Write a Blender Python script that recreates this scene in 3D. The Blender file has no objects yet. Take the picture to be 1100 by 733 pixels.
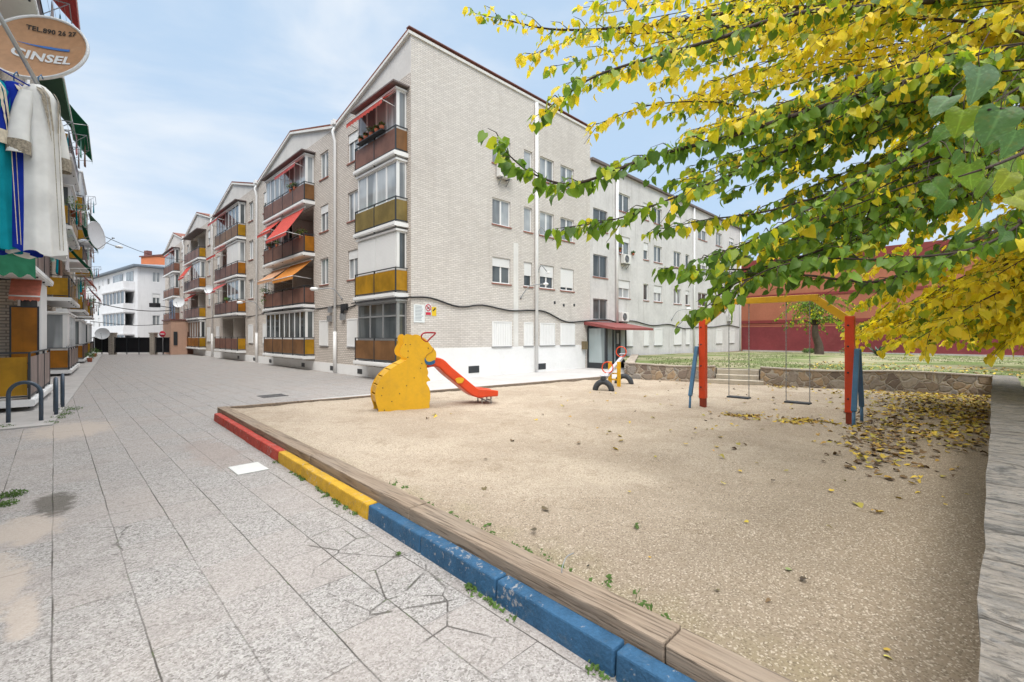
import bpy, math, random
import numpy as np
from mathutils import Vector, Matrix
random.seed(7)
SC = bpy.context.scene
COL = SC.collection
R = math.radians
rnd = random.random
def ru(a, b): return a + (b - a) * rnd()

# ------------------------------------------------------------------ camera model (real metres)
CH, HV, FP = 1.8, 361.0, 492.0
K = FP * math.sqrt(2)
def P(u, v, s):
    """a point seen at (u,v) of the photograph standing s = X+Y metres out"""
    t = (u - 550) / FP
    return Vector((s * (1 + t) / 2, s * (1 - t) / 2, CH - (v - HV) * s / K))
def G(u, v, z=0.0):
    s = (CH - z) * K / (v - HV)
    p = P(u, v, s); p.z = z
    return p

# ------------------------------------------------------------------ helpers
def tag(o, label=None, cat=None, group=None, kind=None):
    if label: o['label'] = label
    if cat: o['category'] = cat
    if group: o['group'] = group
    if kind: o['kind'] = kind
    return o
def thing(name, label, cat, loc=(0, 0, 0), rz=0.0, group=None):
    o = bpy.data.objects.new(name, None); COL.objects.link(o)
    o.empty_display_size = 0.2
    o.location = loc; o.rotation_euler = (0, 0, rz)
    return tag(o, label, cat, group)
def copy_tree(o, parent=None):
    c = o.copy(); COL.objects.link(c)
    if parent is not None:
        c.parent = parent
    for ch in list(o.children):
        copy_tree(ch, c)
    return c

class Frame:
    def __init__(s, O, a, n):
        s.O = Vector(O); s.a = Vector(a).normalized(); s.n = Vector(n).normalized()
    def pt(s, l, n, z): return s.O + s.a * l + s.n * n + Vector((0, 0, z))

class MB:
    def __init__(s): s.v = []; s.f = []; s.sm = []
    def add(s, vs, fs, smooth=False):
        b = len(s.v); s.v += [tuple(x) for x in vs]
        for f in fs: s.f.append([b + i for i in f]); s.sm.append(smooth)
    def poly(s, pts): s.add(pts, [list(range(len(pts)))])
    def hexa(s, p):      # 8 points: bottom 4 then top 4
        s.add(p, [(0, 3, 2, 1), (4, 5, 6, 7), (0, 1, 5, 4), (1, 2, 6, 5), (2, 3, 7, 6), (3, 0, 4, 7)])
    def box(s, x0, x1, y0, y1, z0, z1):
        s.hexa([(x0, y0, z0), (x1, y0, z0), (x1, y1, z0), (x0, y1, z0), (x0, y0, z1), (x1, y0, z1), (x1, y1, z1), (x0, y1, z1)])
    def fb(s, fr, l0, l1, n0, n1, z0, z1):
        s.hexa([fr.pt(l0, n0, z0), fr.pt(l1, n0, z0), fr.pt(l1, n1, z0), fr.pt(l0, n1, z0),
                fr.pt(l0, n0, z1), fr.pt(l1, n0, z1), fr.pt(l1, n1, z1), fr.pt(l0, n1, z1)])
    def bar(s, p, q, w, h, up=(0, 0, 1)):
        p = Vector(p); q = Vector(q); d = (q - p).normalized(); up = Vector(up)
        if abs(d.dot(up)) > 0.98: up = Vector((1, 0, 0))
        sx = d.cross(up).normalized() * (w / 2); sy = sx.cross(d).normalized() * (h / 2)
        s.hexa([p - sx - sy, p + sx - sy, q + sx - sy, q - sx - sy, p - sx + sy, p + sx + sy, q + sx + sy, q - sx + sy])
    def tube(s, pts, r, n=8, cap=True, smooth=True):
        pts = [Vector(p) for p in pts]
        rs = r if isinstance(r, (list, tuple)) else [r] * len(pts)
        b = len(s.v); prev = None
        for i, p in enumerate(pts):
            d = (pts[min(i + 1, len(pts) - 1)] - pts[max(i - 1, 0)])
            d = d.normalized() if d.length > 1e-9 else Vector((0, 0, 1))
            if prev is None:
                x = d.orthogonal().normalized()
            else:
                x = prev - d * prev.dot(d)
                x = x.normalized() if x.length > 1e-6 else d.orthogonal().normalized()
            prev = x; y = d.cross(x)
            for k in range(n):
                a = 2 * math.pi * k / n
                s.v.append(tuple(p + (x * math.cos(a) + y * math.sin(a)) * rs[i]))
        for i in range(len(pts) - 1):
            for k in range(n):
                s.f.append([b + i * n + k, b + i * n + (k + 1) % n, b + (i + 1) * n + (k + 1) % n, b + (i + 1) * n + k]); s.sm.append(smooth)
        if cap:
            s.f.append([b + k for k in range(n)][::-1]); s.sm.append(False)
            e = b + (len(pts) - 1) * n
            s.f.append([e + k for k in range(n)]); s.sm.append(False)
    def lathe(s, c, axis, prof, n=24, cap=False):
        """prof = [(radius, height along axis)]"""
        c = Vector(c); ax = Vector(axis).normalized(); x = ax.orthogonal().normalized(); y = ax.cross(x)
        b = len(s.v)
        for r, h in prof:
            for k in range(n):
                a = 2 * math.pi * k / n
                s.v.append(tuple(c + ax * h + (x * math.cos(a) + y * math.sin(a)) * r))
        for i in range(len(prof) - 1):
            for k in range(n):
                s.f.append([b + i * n + k, b + i * n + (k + 1) % n, b + (i + 1) * n + (k + 1) % n, b + (i + 1) * n + k]); s.sm.append(True)
    def extr(s, outline, fn, t0, t1):
        """outline 2D, fn(x,y,t)->3D, extruded from t0 to t1"""
        n = len(outline)
        vs = [fn(x, y, t0) for x, y in outline] + [fn(x, y, t1) for x, y in outline]
        fs = [list(range(n))[::-1], list(range(n, 2 * n))] + [(i, (i + 1) % n, n + (i + 1) % n, n + i) for i in range(n)]
        s.add(vs, fs)
    def build(s, name, mat, parent=None, world=True, bevel=0.0, label=None, cat=None, group=None, kind=None, base=None):
        vs = [Vector(v) for v in s.v]
        if parent is not None:
            root = parent
            while root.parent: root = root.parent
            if world:
                inv = Matrix.Translation(root.location) @ Matrix.Rotation(root.rotation_euler.z, 4, 'Z')
                inv = inv.inverted()
                vs = [inv @ v for v in vs]
            loc = Vector((0, 0, 0))
        else:
            if base is None:
                loc = Vector((sum(v.x for v in vs) / len(vs), sum(v.y for v in vs) / len(vs), min(v.z for v in vs)))
            else: loc = Vector(base)
            vs = [v - loc for v in vs]
        me = bpy.data.meshes.new(name)
        me.from_pydata([tuple(v) for v in vs], [], s.f)
        me.polygons.foreach_set('use_smooth', s.sm)
        uv = me.uv_layers.new(name='UVMap')
        off = loc if parent is None else Vector((0, 0, 0))
        data = np.zeros((len(me.loops), 2))
        me.update()
        for p in me.polygons:
            nx, ny, nz = abs(p.normal.x), abs(p.normal.y), abs(p.normal.z)
            for li in p.loop_indices:
                v = s.v[me.loops[li].vertex_index]
                if nz >= nx and nz >= ny: data[li] = (v[0], v[1])
                elif nx >= ny: data[li] = (v[1], v[2])
                else: data[li] = (v[0], v[2])
        uv.data.foreach_set('uv', data.ravel())
        me.materials.append(mat)
        o = bpy.data.objects.new(name, me); COL.objects.link(o)
        if parent is not None: o.parent = parent
        o.location = loc
        if bevel:
            m = o.modifiers.new('bevel', 'BEVEL'); m.width = bevel; m.segments = 2; m.limit_method = 'ANGLE'; m.angle_limit = R(40)
        return tag(o, label, cat, group, kind)

def catmull(pts, n=6):
    pts = [Vector(p) for p in pts]
    q = [pts[0] * 2 - pts[1]] + pts + [pts[-1] * 2 - pts[-2]]
    out = []
    for i in range(1, len(q) - 2):
        for k in range(n):
            t = k / n
            out.append(0.5 * ((2 * q[i]) + (q[i + 1] - q[i - 1]) * t + (2 * q[i - 1] - 5 * q[i] + 4 * q[i + 1] - q[i + 2]) * t * t
                              + (3 * q[i] - q[i - 1] - 3 * q[i + 1] + q[i + 2]) * t ** 3))
    out.append(pts[-1].copy())
    return out

# ------------------------------------------------------------------ materials
class NT:
    def __init__(s, name):
        s.m = bpy.data.materials.new(name); s.m.use_nodes = True
        s.t = s.m.node_tree; s.t.nodes.clear()
        s.out = s.t.nodes.new('ShaderNodeOutputMaterial')
    def n(s, typ, ins=None, **kw):
        nd = s.t.nodes.new('ShaderNode' + typ)
        for k, v in kw.items(): setattr(nd, k, v)
        for k, v in (ins or {}).items():
            if isinstance(v, bpy.types.NodeSocket): s.t.links.new(v, nd.inputs[k])
            else: nd.inputs[k].default_value = v
        return nd
    def coord(s, kind='Object'): return s.n('TexCoord').outputs[kind]
    def pos(s): return s.n('NewGeometry').outputs['Position']
    def noise(s, vec, scale, detail=4, rough=0.55, dist=0.0):
        return s.n('TexNoise', {'Vector': vec, 'Scale': scale, 'Detail': detail, 'Roughness': rough, 'Distortion': dist}).outputs[0]
    def math(s, op, a, b=0.0, c=0.0, clamp=False):
        return s.n('Math', {0: a, 1: b, 2: c}, operation=op, use_clamp=clamp).outputs[0]
    def ramp(s, fac, stops, interp='LINEAR'):
        nd = s.n('ValToRGB', {'Fac': fac}); cr = nd.color_ramp; cr.interpolation = interp
        while len(cr.elements) < len(stops): cr.elements.new(0.5)
        for e, (p, c) in zip(cr.elements, stops):
            e.position = p; e.color = c if len(c) == 4 else (*c, 1)
        return nd.outputs['Color']
    def step(s, x, a, b):
        return s.n('MapRange', {'Value': x, 'From Min': a, 'From Max': b, 'To Min': 0.0, 'To Max': 1.0}, interpolation_type='SMOOTHSTEP').outputs[0]
    def mix(s, fac, a, b, mode='MIX'):
        nd = s.n('Mix', data_type='RGBA', blend_type=mode)
        for k, v in ((0, fac), (6, a), (7, b)):
            if isinstance(v, bpy.types.NodeSocket): s.t.links.new(v, nd.inputs[k])
            else: nd.inputs[k].default_value = (v if k == 0 else (v if len(v) == 4 else (*v, 1)))
        return nd.outputs[2]
    def bump(s, h, strength=0.3, dist=0.02, normal=None):
        ins = {'Height': h, 'Strength': strength, 'Distance': dist}
        if normal is not None: ins['Normal'] = normal
        return s.n('Bump', ins).outputs[0]
    def principled(s, color, rough=0.6, normal=None, spec=0.3, metal=0.0, **extra):
        ins = {'Base Color': color if isinstance(color, bpy.types.NodeSocket) else (*color[:3], 1), 'Roughness': rough, 'Metallic': metal, 'Specular IOR Level': spec}
        if normal is not None: ins['Normal'] = normal
        ins.update(extra)
        b = s.n('BsdfPrincipled', ins)
        s.t.links.new(b.outputs[0], s.out.inputs['Surface'])
        return b

def sc3(c, k): return tuple(min(1, x * k) for x in c)
def pm(name, base, rough=0.6, var=0.15, scale=3.0, bump=0.0, bscale=60.0, spec=0.3, metal=0.0, grime=0.0, grime_col=(0.16, 0.13, 0.1), streak=0.0, chips=0.0):
    t = NT(name); p = t.pos()
    n1 = t.noise(p, scale, 5)
    col = t.mix(t.step(n1, 0.3, 0.7), sc3(base, 1 - var), sc3(base, 1 + var))
    n2 = t.noise(p, scale * 9, 4)
    col = t.mix(0.35, col, t.mix(t.step(n2, 0.3, 0.7), sc3(base, 1 - var * 1.2), sc3(base, 1 + var * 1.2)))
    if grime:
        g = t.math('MULTIPLY', t.step(t.noise(p, scale * 1.7, 6, 0.65), 0.52, 0.72), grime)
        col = t.mix(g, col, grime_col)
    if streak:
        mp = t.n('Mapping', {'Vector': p, 'Scale': (5.0, 5.0, 0.25)}).outputs[0]
        g = t.math('MULTIPLY', t.step(t.noise(mp, 1.3, 5, 0.6), 0.52, 0.75), streak)
        col = t.mix(g, col, grime_col)
    if chips:
        c_ = t.math('MULTIPLY', t.step(t.math('ADD', t.noise(p, 21, 6, 0.7), t.math('MULTIPLY', t.noise(p, 2.5, 3), 0.35)), 0.785, 0.82), chips)
        col = t.mix(c_, col, (0.40, 0.37, 0.34))
    nrm = t.bump(t.noise(p, bscale, 5, 0.6), bump, 0.02) if bump else None
    t.principled(col, rough, nrm, spec, metal)
    return t.m

def mat_brick(name, c1, c2, mortar, bw=0.25, rh=0.075, ms=0.012, tint=(0.30, 0.26, 0.23)):
    t = NT(name)
    uv = t.coord('UV')
    b = t.n('TexBrick', {'Vector': uv, 'Color1': (*c1, 1), 'Color2': (*c2, 1), 'Mortar': (*mortar, 1), 'Scale': 1.0, 'Mortar Size': ms, 'Mortar Smooth': 0.2,
                         'Bias': 0.0, 'Brick Width': bw, 'Row Height': rh}, offset=0.5)
    p = t.pos()
    col = b.outputs['Color']
    col = t.mix(t.math('MULTIPLY', t.step(t.noise(uv, 14, 3), 0.5, 0.8), 0.35), col, c2)
    col = t.mix(t.math('MULTIPLY', t.step(t.noise(p, 0.35, 5, 0.6), 0.45, 0.75), 0.16), col, tint)
    mp = t.n('Mapping', {'Vector': p, 'Scale': (2.2, 2.2, 0.18)}).outputs[0]
    col = t.mix(t.math('MULTIPLY', t.step(t.noise(mp, 1.0, 5, 0.65), 0.52, 0.78), 0.2), col, tint)
    h = t.math('ADD', t.math('MULTIPLY', t.math('SUBTRACT', 1.0, b.outputs['Fac']), 1.0), t.math('MULTIPLY', t.noise(uv, 40, 4), 0.5))
    t.principled(col, 0.85, t.bump(h, 0.6, 0.012), 0.2)
    return t.m

M = {}
M['brick'] = mat_brick('pale_brick', (0.73, 0.69, 0.64), (0.625, 0.585, 0.54), (0.49, 0.455, 0.42))
M['brick_warm'] = mat_brick('warm_pale_brick', (0.70, 0.64, 0.58), (0.59, 0.53, 0.475), (0.36, 0.32, 0.28), 0.25, 0.085, 0.016)
M['brick_left'] = mat_brick('cream_brick', (0.62, 0.55, 0.46), (0.50, 0.44, 0.37), (0.27, 0.24, 0.2), 0.26, 0.085, 0.016)
M['stucco'] = pm('grey_stucco', (0.61, 0.595, 0.58), 0.9, 0.10, 0.8, 0.5, 45, 0.15, streak=0.25)
M['gable'] = pm('gable_render', (0.62, 0.595, 0.565), 0.9, 0.08, 1.2, 0.3, 40, 0.15, streak=0.2)
M['white_paint'] = pm('white_wall_paint', (0.80, 0.80, 0.79), 0.7, 0.04, 1.0, 0.15, 50, 0.25, grime=0.12, grime_col=(0.5, 0.46, 0.42))
M['white'] = pm('white_metal_paint', (0.80, 0.80, 0.79), 0.35, 0.03, 2.0, spec=0.4)
M['offwhite'] = pm('off_white_plaster', (0.70, 0.69, 0.66), 0.75, 0.07, 1.5, 0.1, 40, streak=0.25, grime_col=(0.35, 0.31, 0.27))
M['far_white'] = pm('far_white_render', (0.74, 0.74, 0.75), 0.85, 0.05, 0.3, streak=0.22, grime_col=(0.42, 0.41, 0.40))
M['soffit'] = pm('plaster_recess', (0.58, 0.53, 0.48), 0.85, 0.1, 1.5)
M['dark_metal'] = pm('dark_grey_metal', (0.035, 0.04, 0.045), 0.45, 0.15, 8.0, spec=0.4)
M['grey_metal'] = pm('grey_metal', (0.30, 0.31, 0.32), 0.4, 0.12, 8.0, spec=0.5, metal=0.4)
M['galv'] = pm('galvanised_steel', (0.42, 0.43, 0.44), 0.4, 0.1, 12.0, spec=0.5, metal=0.6)
M['hoop'] = pm('blue_grey_steel_paint', (0.045, 0.07, 0.10), 0.4, 0.15, 8.0, spec=0.45, grime=0.3, grime_col=(0.1, 0.06, 0.04))
M['cable'] = pm('black_cable', (0.03, 0.03, 0.032), 0.6, 0.1, 6.0)
M['roof'] = pm('red_brown_tile', (0.20, 0.075, 0.05), 0.8, 0.25, 3.0, 0.3, 12)
M['coping'] = pm('dark_red_coping', (0.20, 0.09, 0.08), 0.6, 0.2, 4.0)
M['wing_roof'] = pm('grey_roof_edge', (0.16, 0.13, 0.125), 0.7, 0.15, 3.0)
M['slate_roof'] = pm('blue_grey_roof', (0.17, 0.20, 0.235), 0.7, 0.12, 1.0)
M['orange_wall'] = pm('orange_render', (0.62, 0.20, 0.09), 0.85, 0.07, 0.6)
M['terracotta'] = pm('terracotta_brick_wall', (0.40, 0.15, 0.085), 0.85, 0.1, 0.8, 0.2, 30)
M['terracotta_dark'] = pm('dark_red_band', (0.23, 0.045, 0.04), 0.7, 0.1, 1.0)
M['pink_wall'] = pm('salmon_render', (0.60, 0.38, 0.28), 0.85, 0.06, 1.0, 0.2, 30, streak=0.2)
M['red_wall'] = pm('maroon_wall_paint', (0.205, 0.042, 0.048), 0.75, 0.16, 0.7, 0.5, 10, 0.25, grime=0.35, grime_col=(0.28, 0.09, 0.085))
M['sill'] = pm('terracotta_sill', (0.30, 0.13, 0.10), 0.7, 0.15, 6.0)
M['bark'] = pm('grey_brown_bark', (0.10, 0.075, 0.058), 0.9, 0.35, 6.0, 0.9, 30)
M['twig'] = pm('dark_twig_bark', (0.055, 0.038, 0.03), 0.85, 0.3, 8.0, 0.4, 60)
M['terracotta_pot'] = pm('terracotta_pot', (0.42, 0.13, 0.07), 0.8, 0.12, 9.0)
M['black_fabric'] = pm('black_screen_mesh', (0.012, 0.012, 0.014), 0.8, 0.2, 2.0)
M['red_paint'] = pm('red_kerb_paint', (0.42, 0.055, 0.038), 0.6, 0.22, 6.0, 0.6, 40, 0.2, grime=0.45, grime_col=(0.16, 0.09, 0.07), chips=0.6)
M['yellow_paint'] = pm('yellow_kerb_paint', (0.56, 0.33, 0.03), 0.6, 0.16, 6.0, 0.6, 40, 0.2, grime=0.6, grime_col=(0.28, 0.19, 0.07), chips=0.6)
M['blue_paint'] = pm('blue_kerb_paint', (0.034, 0.10, 0.19), 0.6, 0.25, 6.0, 0.6, 40, 0.2, grime=0.55, grime_col=(0.09, 0.13, 0.17), chips=0.6)
M['play_red'] = pm('orange_red_play_plastic', (0.70, 0.068, 0.018), 0.38, 0.08, 3.0, spec=0.45, grime=0.12)
M['play_yellow'] = pm('yellow_play_panel', (0.72, 0.40, 0.02), 0.42, 0.07, 2.0, spec=0.4, grime=0.3, grime_col=(0.42, 0.24, 0.05), streak=0.35)
M['play_blue'] = pm('blue_play_paint', (0.07, 0.17, 0.29), 0.45, 0.14, 4.0, spec=0.4, grime=0.2, grime_col=(0.15, 0.15, 0.15))
M['play_navy'] = pm('blue_play_plastic', (0.03, 0.12, 0.25), 0.4, 0.1, 4.0)
M['play_grey'] = pm('worn_grey_plank_paint', (0.46, 0.46, 0.50), 0.5, 0.12, 8.0, grime=0.3)
M['rubber'] = pm('black_rubber', (0.055, 0.06, 0.068), 0.75, 0.25, 9.0, 0.3, 80)
M['rust'] = pm('rusty_post_foot', (0.27, 0.05, 0.025), 0.7, 0.25, 9.0)
M['bolt'] = pm('bolt_head', (0.12, 0.08, 0.03), 0.5, 0.1, 9.0)
M['cover'] = pm('pale_utility_cover', (0.62, 0.62, 0.60), 0.6, 0.06, 6.0, 0.2, 60)
M['grate'] = pm('dark_grate', (0.08, 0.08, 0.085), 0.6, 0.2, 9.0)
M['sign_white'] = pm('sign_white', (0.74, 0.78, 0.78), 0.5, 0.02, 4.0)
M['sign_ink'] = pm('sign_grey_ink', (0.30, 0.34, 0.37), 0.6, 0.02, 4.0)
M['sign_red'] = pm('sign_red', (0.55, 0.03, 0.06), 0.5, 0.02, 4.0)
M['sign_yellow'] = pm('sign_yellow', (0.75, 0.52, 0.03), 0.5, 0.02, 4.0)
M['sign_black'] = pm('sign_black', (0.02, 0.02, 0.02), 0.5, 0.02, 4.0)
M['dish_white'] = pm('dish_white_enamel', (0.70, 0.72, 0.74), 0.4, 0.04, 4.0, grime=0.15)
M['dish_ink'] = pm('dish_dark_lettering', (0.05, 0.045, 0.04), 0.6, 0.02, 4.0)
M['dish_blue'] = pm('dish_blue_ink', (0.06, 0.18, 0.50), 0.5, 0.1, 9.0)
M['dish_rust'] = pm('dish_faded_tan', (0.44, 0.25, 0.14), 0.55, 0.16, 2.2, spec=0.35, grime=0.5, grime_col=(0.52, 0.38, 0.26))
M['agave'] = pm('agave_leaf', (0.07, 0.11, 0.085), 0.6, 0.2, 5.0)
M['weed'] = pm('weed_green', (0.07, 0.13, 0.025), 0.7, 0.3, 9.0)
M['flower_red'] = pm('red_flower', (0.55, 0.04, 0.05), 0.6, 0.2, 9.0)
M['flower_mix'] = pm('mixed_balcony_leaf', (0.08, 0.16, 0.03), 0.65, 0.4, 12.0)

def mat_panel(name, base, rough=0.28, ribs=True):
    t = NT(name); p = t.pos()
    n1 = t.noise(p, 1.6, 4)
    col = t.mix(t.step(n1, 0.3, 0.7), sc3(base, 0.78), sc3(base, 1.2))
    mp = t.n('Mapping', {'Vector': p, 'Scale': (9.0, 9.0, 0.4)}).outputs[0]
    col = t.mix(t.math('MULTIPLY', t.step(t.noise(mp, 1.0, 4), 0.5, 0.75), 0.35), col, sc3(base, 0.55))
    b = t.principled(col, rough, None, 0.45)
    tr = t.n('BsdfTranslucent', {'Color': col}); mx = t.n('MixShader', {0: 0.4, 1: b.outputs[0], 2: tr.outputs[0]})
    t.t.links.new(mx.outputs[0], t.out.inputs['Surface'])
    return t.m
M['amber'] = mat_panel('amber_panel', (0.56, 0.31, 0.022))
M['orange_panel'] = mat_panel('orange_amber_panel', (0.52, 0.21, 0.02))
M['olive_panel'] = mat_panel('olive_amber_panel', (0.33, 0.245, 0.08))
M['brown_panel'] = mat_panel('brown_panel', (0.30, 0.145, 0.10), 0.4)
M['rust_panel'] = mat_panel('rust_brown_panel', (0.30, 0.15, 0.06), 0.35)
M['mauve_panel'] = mat_panel('pinkish_brown_panel', (0.46, 0.36, 0.33), 0.4)

def mat_glass(name, base, curtain=None, rough=0.06):
    t = NT(name); p = t.pos()
    mp = t.n('Mapping', {'Vector': p, 'Scale': (7.0, 7.0, 0.3)}).outputs[0]
    f = t.step(t.noise(mp, 1.5, 3), 0.35, 0.65)
    f2 = t.step(t.noise(p, 0.7, 2), 0.35, 0.65)
    c = curtain or sc3(base, 1.8)
    f3 = t.step(t.noise(t.n('Mapping', {'Vector': p, 'Scale': (1.1, 1.1, 0.12)}).outputs[0], 1.0, 2), 0.46, 0.54)
    col = t.mix(t.math('MULTIPLY', f, 0.6), t.mix(f2, base, c), sc3(c, 0.8))
    col = t.mix(t.math('MULTIPLY', f3, 0.65), col, sc3(base, 0.35))
    t.principled(col, rough, t.bump(t.noise(p, 1.2, 2), 0.04, 0.05), 0.6)
    return t.m
M['glass'] = mat_glass('window_glass_dark', (0.045, 0.055, 0.06), (0.12, 0.135, 0.14))
M['glass_curtain'] = mat_glass('window_glass_curtained', (0.27, 0.30, 0.32), (0.50, 0.53, 0.55))
M['glass_mid'] = mat_glass('window_glass_net', (0.12, 0.14, 0.15), (0.30, 0.33, 0.34))
M['glass_frost'] = mat_glass('frosted_glass', (0.36, 0.43, 0.44), (0.46, 0.53, 0.54), 0.25)
M['glass_blue'] = mat_glass('blue_curtain_glass', (0.18, 0.32, 0.42), (0.45, 0.55, 0.6))

def mat_slats(name, base, pitch=0.055, axis='Z'):
    t = NT(name)
    sep = t.n('SeparateXYZ', {'Vector': t.pos()})
    z = sep.outputs[axis]
    f = t.math('FRACT', t.math('DIVIDE', z, pitch))
    g = t.step(t.math('ABSOLUTE', t.math('SUBTRACT', f, 0.5)), 0.38, 0.5)
    col = t.mix(t.math('MULTIPLY', g, 0.35), base, sc3(base, 0.5))
    col = t.mix(t.math('MULTIPLY', t.step(t.noise(t.pos(), 1.5, 4), 0.5, 0.8), 0.2), col, sc3(base, 0.75))
    t.principled(col, 0.5, t.bump(t.math('SUBTRACT', 1.0, g), 0.4, 0.01), 0.3)
    return t.m
M['shutter'] = mat_slats('white_roller_shutter', (0.76, 0.76, 0.75))
M['shutter_grey'] = mat_slats('pale_grey_roller_shutter', (0.60, 0.60, 0.59))

def mat_cloth(name, base, base2=None, stripes=None, trans=0.25, sc=8.0):
    t = NT(name); p = t.pos()
    col = t.mix(t.step(t.noise(p, sc, 4), 0.3, 0.7), sc3(base, 0.88), sc3(base, 1.1))
    if stripes:
        uv = t.coord('UV'); u = t.n('SeparateXYZ', {'Vector': uv}).outputs[0]
        f = t.step(t.math('ABSOLUTE', t.math('SUBTRACT', t.math('FRACT', t.math('DIVIDE', u, stripes)), 0.5)), 0.22, 0.26)
        col = t.mix(f, col, base2)
    d = t.n('BsdfDiffuse', {'Color': col}); tr = t.n('BsdfTranslucent', {'Color': col})
    mx = t.n('MixShader', {0: trans, 1: d.outputs[0], 2: tr.outputs[0]})
    t.t.links.new(mx.outputs[0], t.out.inputs['Surface'])
    return t.m
M['awn_red'] = mat_cloth('red_awning_cloth', (0.66, 0.13, 0.11))
M['awn_pink'] = mat_cloth('pinkish_red_awning_cloth', (0.60, 0.15, 0.15))
M['awn_orange'] = mat_cloth('orange_awning_cloth', (0.72, 0.30, 0.08))
M['awn_peach'] = mat_cloth('peach_awning_cloth', (0.72, 0.42, 0.26))
M['awn_salmon'] = mat_cloth('salmon_awning_cloth', (0.68, 0.24, 0.17))
M['awn_green'] = mat_cloth('green_awning_cloth', (0.05, 0.24, 0.14))
M['awn_sage'] = mat_cloth('dull_green_awning_cloth', (0.16, 0.27, 0.20))
M['cloth_white'] = mat_cloth('white_caftan_cloth', (0.80, 0.79, 0.76), trans=0.15, sc=4)
M['cloth_blue'] = mat_cloth('royal_blue_cloth', (0.015, 0.035, 0.30), trans=0.1)
M['cloth_teal'] = mat_cloth('teal_cloth', (0.01, 0.24, 0.30), trans=0.1)
M['cloth_green'] = mat_cloth('emerald_cloth', (0.01, 0.22, 0.14), trans=0.1)
M['cloth_pink'] = mat_cloth('pink_cloth', (0.62, 0.30, 0.30))
M['cloth_brown'] = mat_cloth('brown_cloth', (0.26, 0.16, 0.12))
M['cloth_mint'] = mat_cloth('mint_cloth', (0.30, 0.55, 0.48))
M['cloth_pale'] = mat_cloth('pale_cloth', (0.62, 0.58, 0.58))
M['gold_trim'] = pm('silver_gold_embroidery', (0.34, 0.29, 0.22), 0.5, 0.55, 55.0, 0.8, 120)
M['cream_trim'] = pm('cream_braid', (0.62, 0.54, 0.42), 0.6, 0.2, 40.0)

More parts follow.
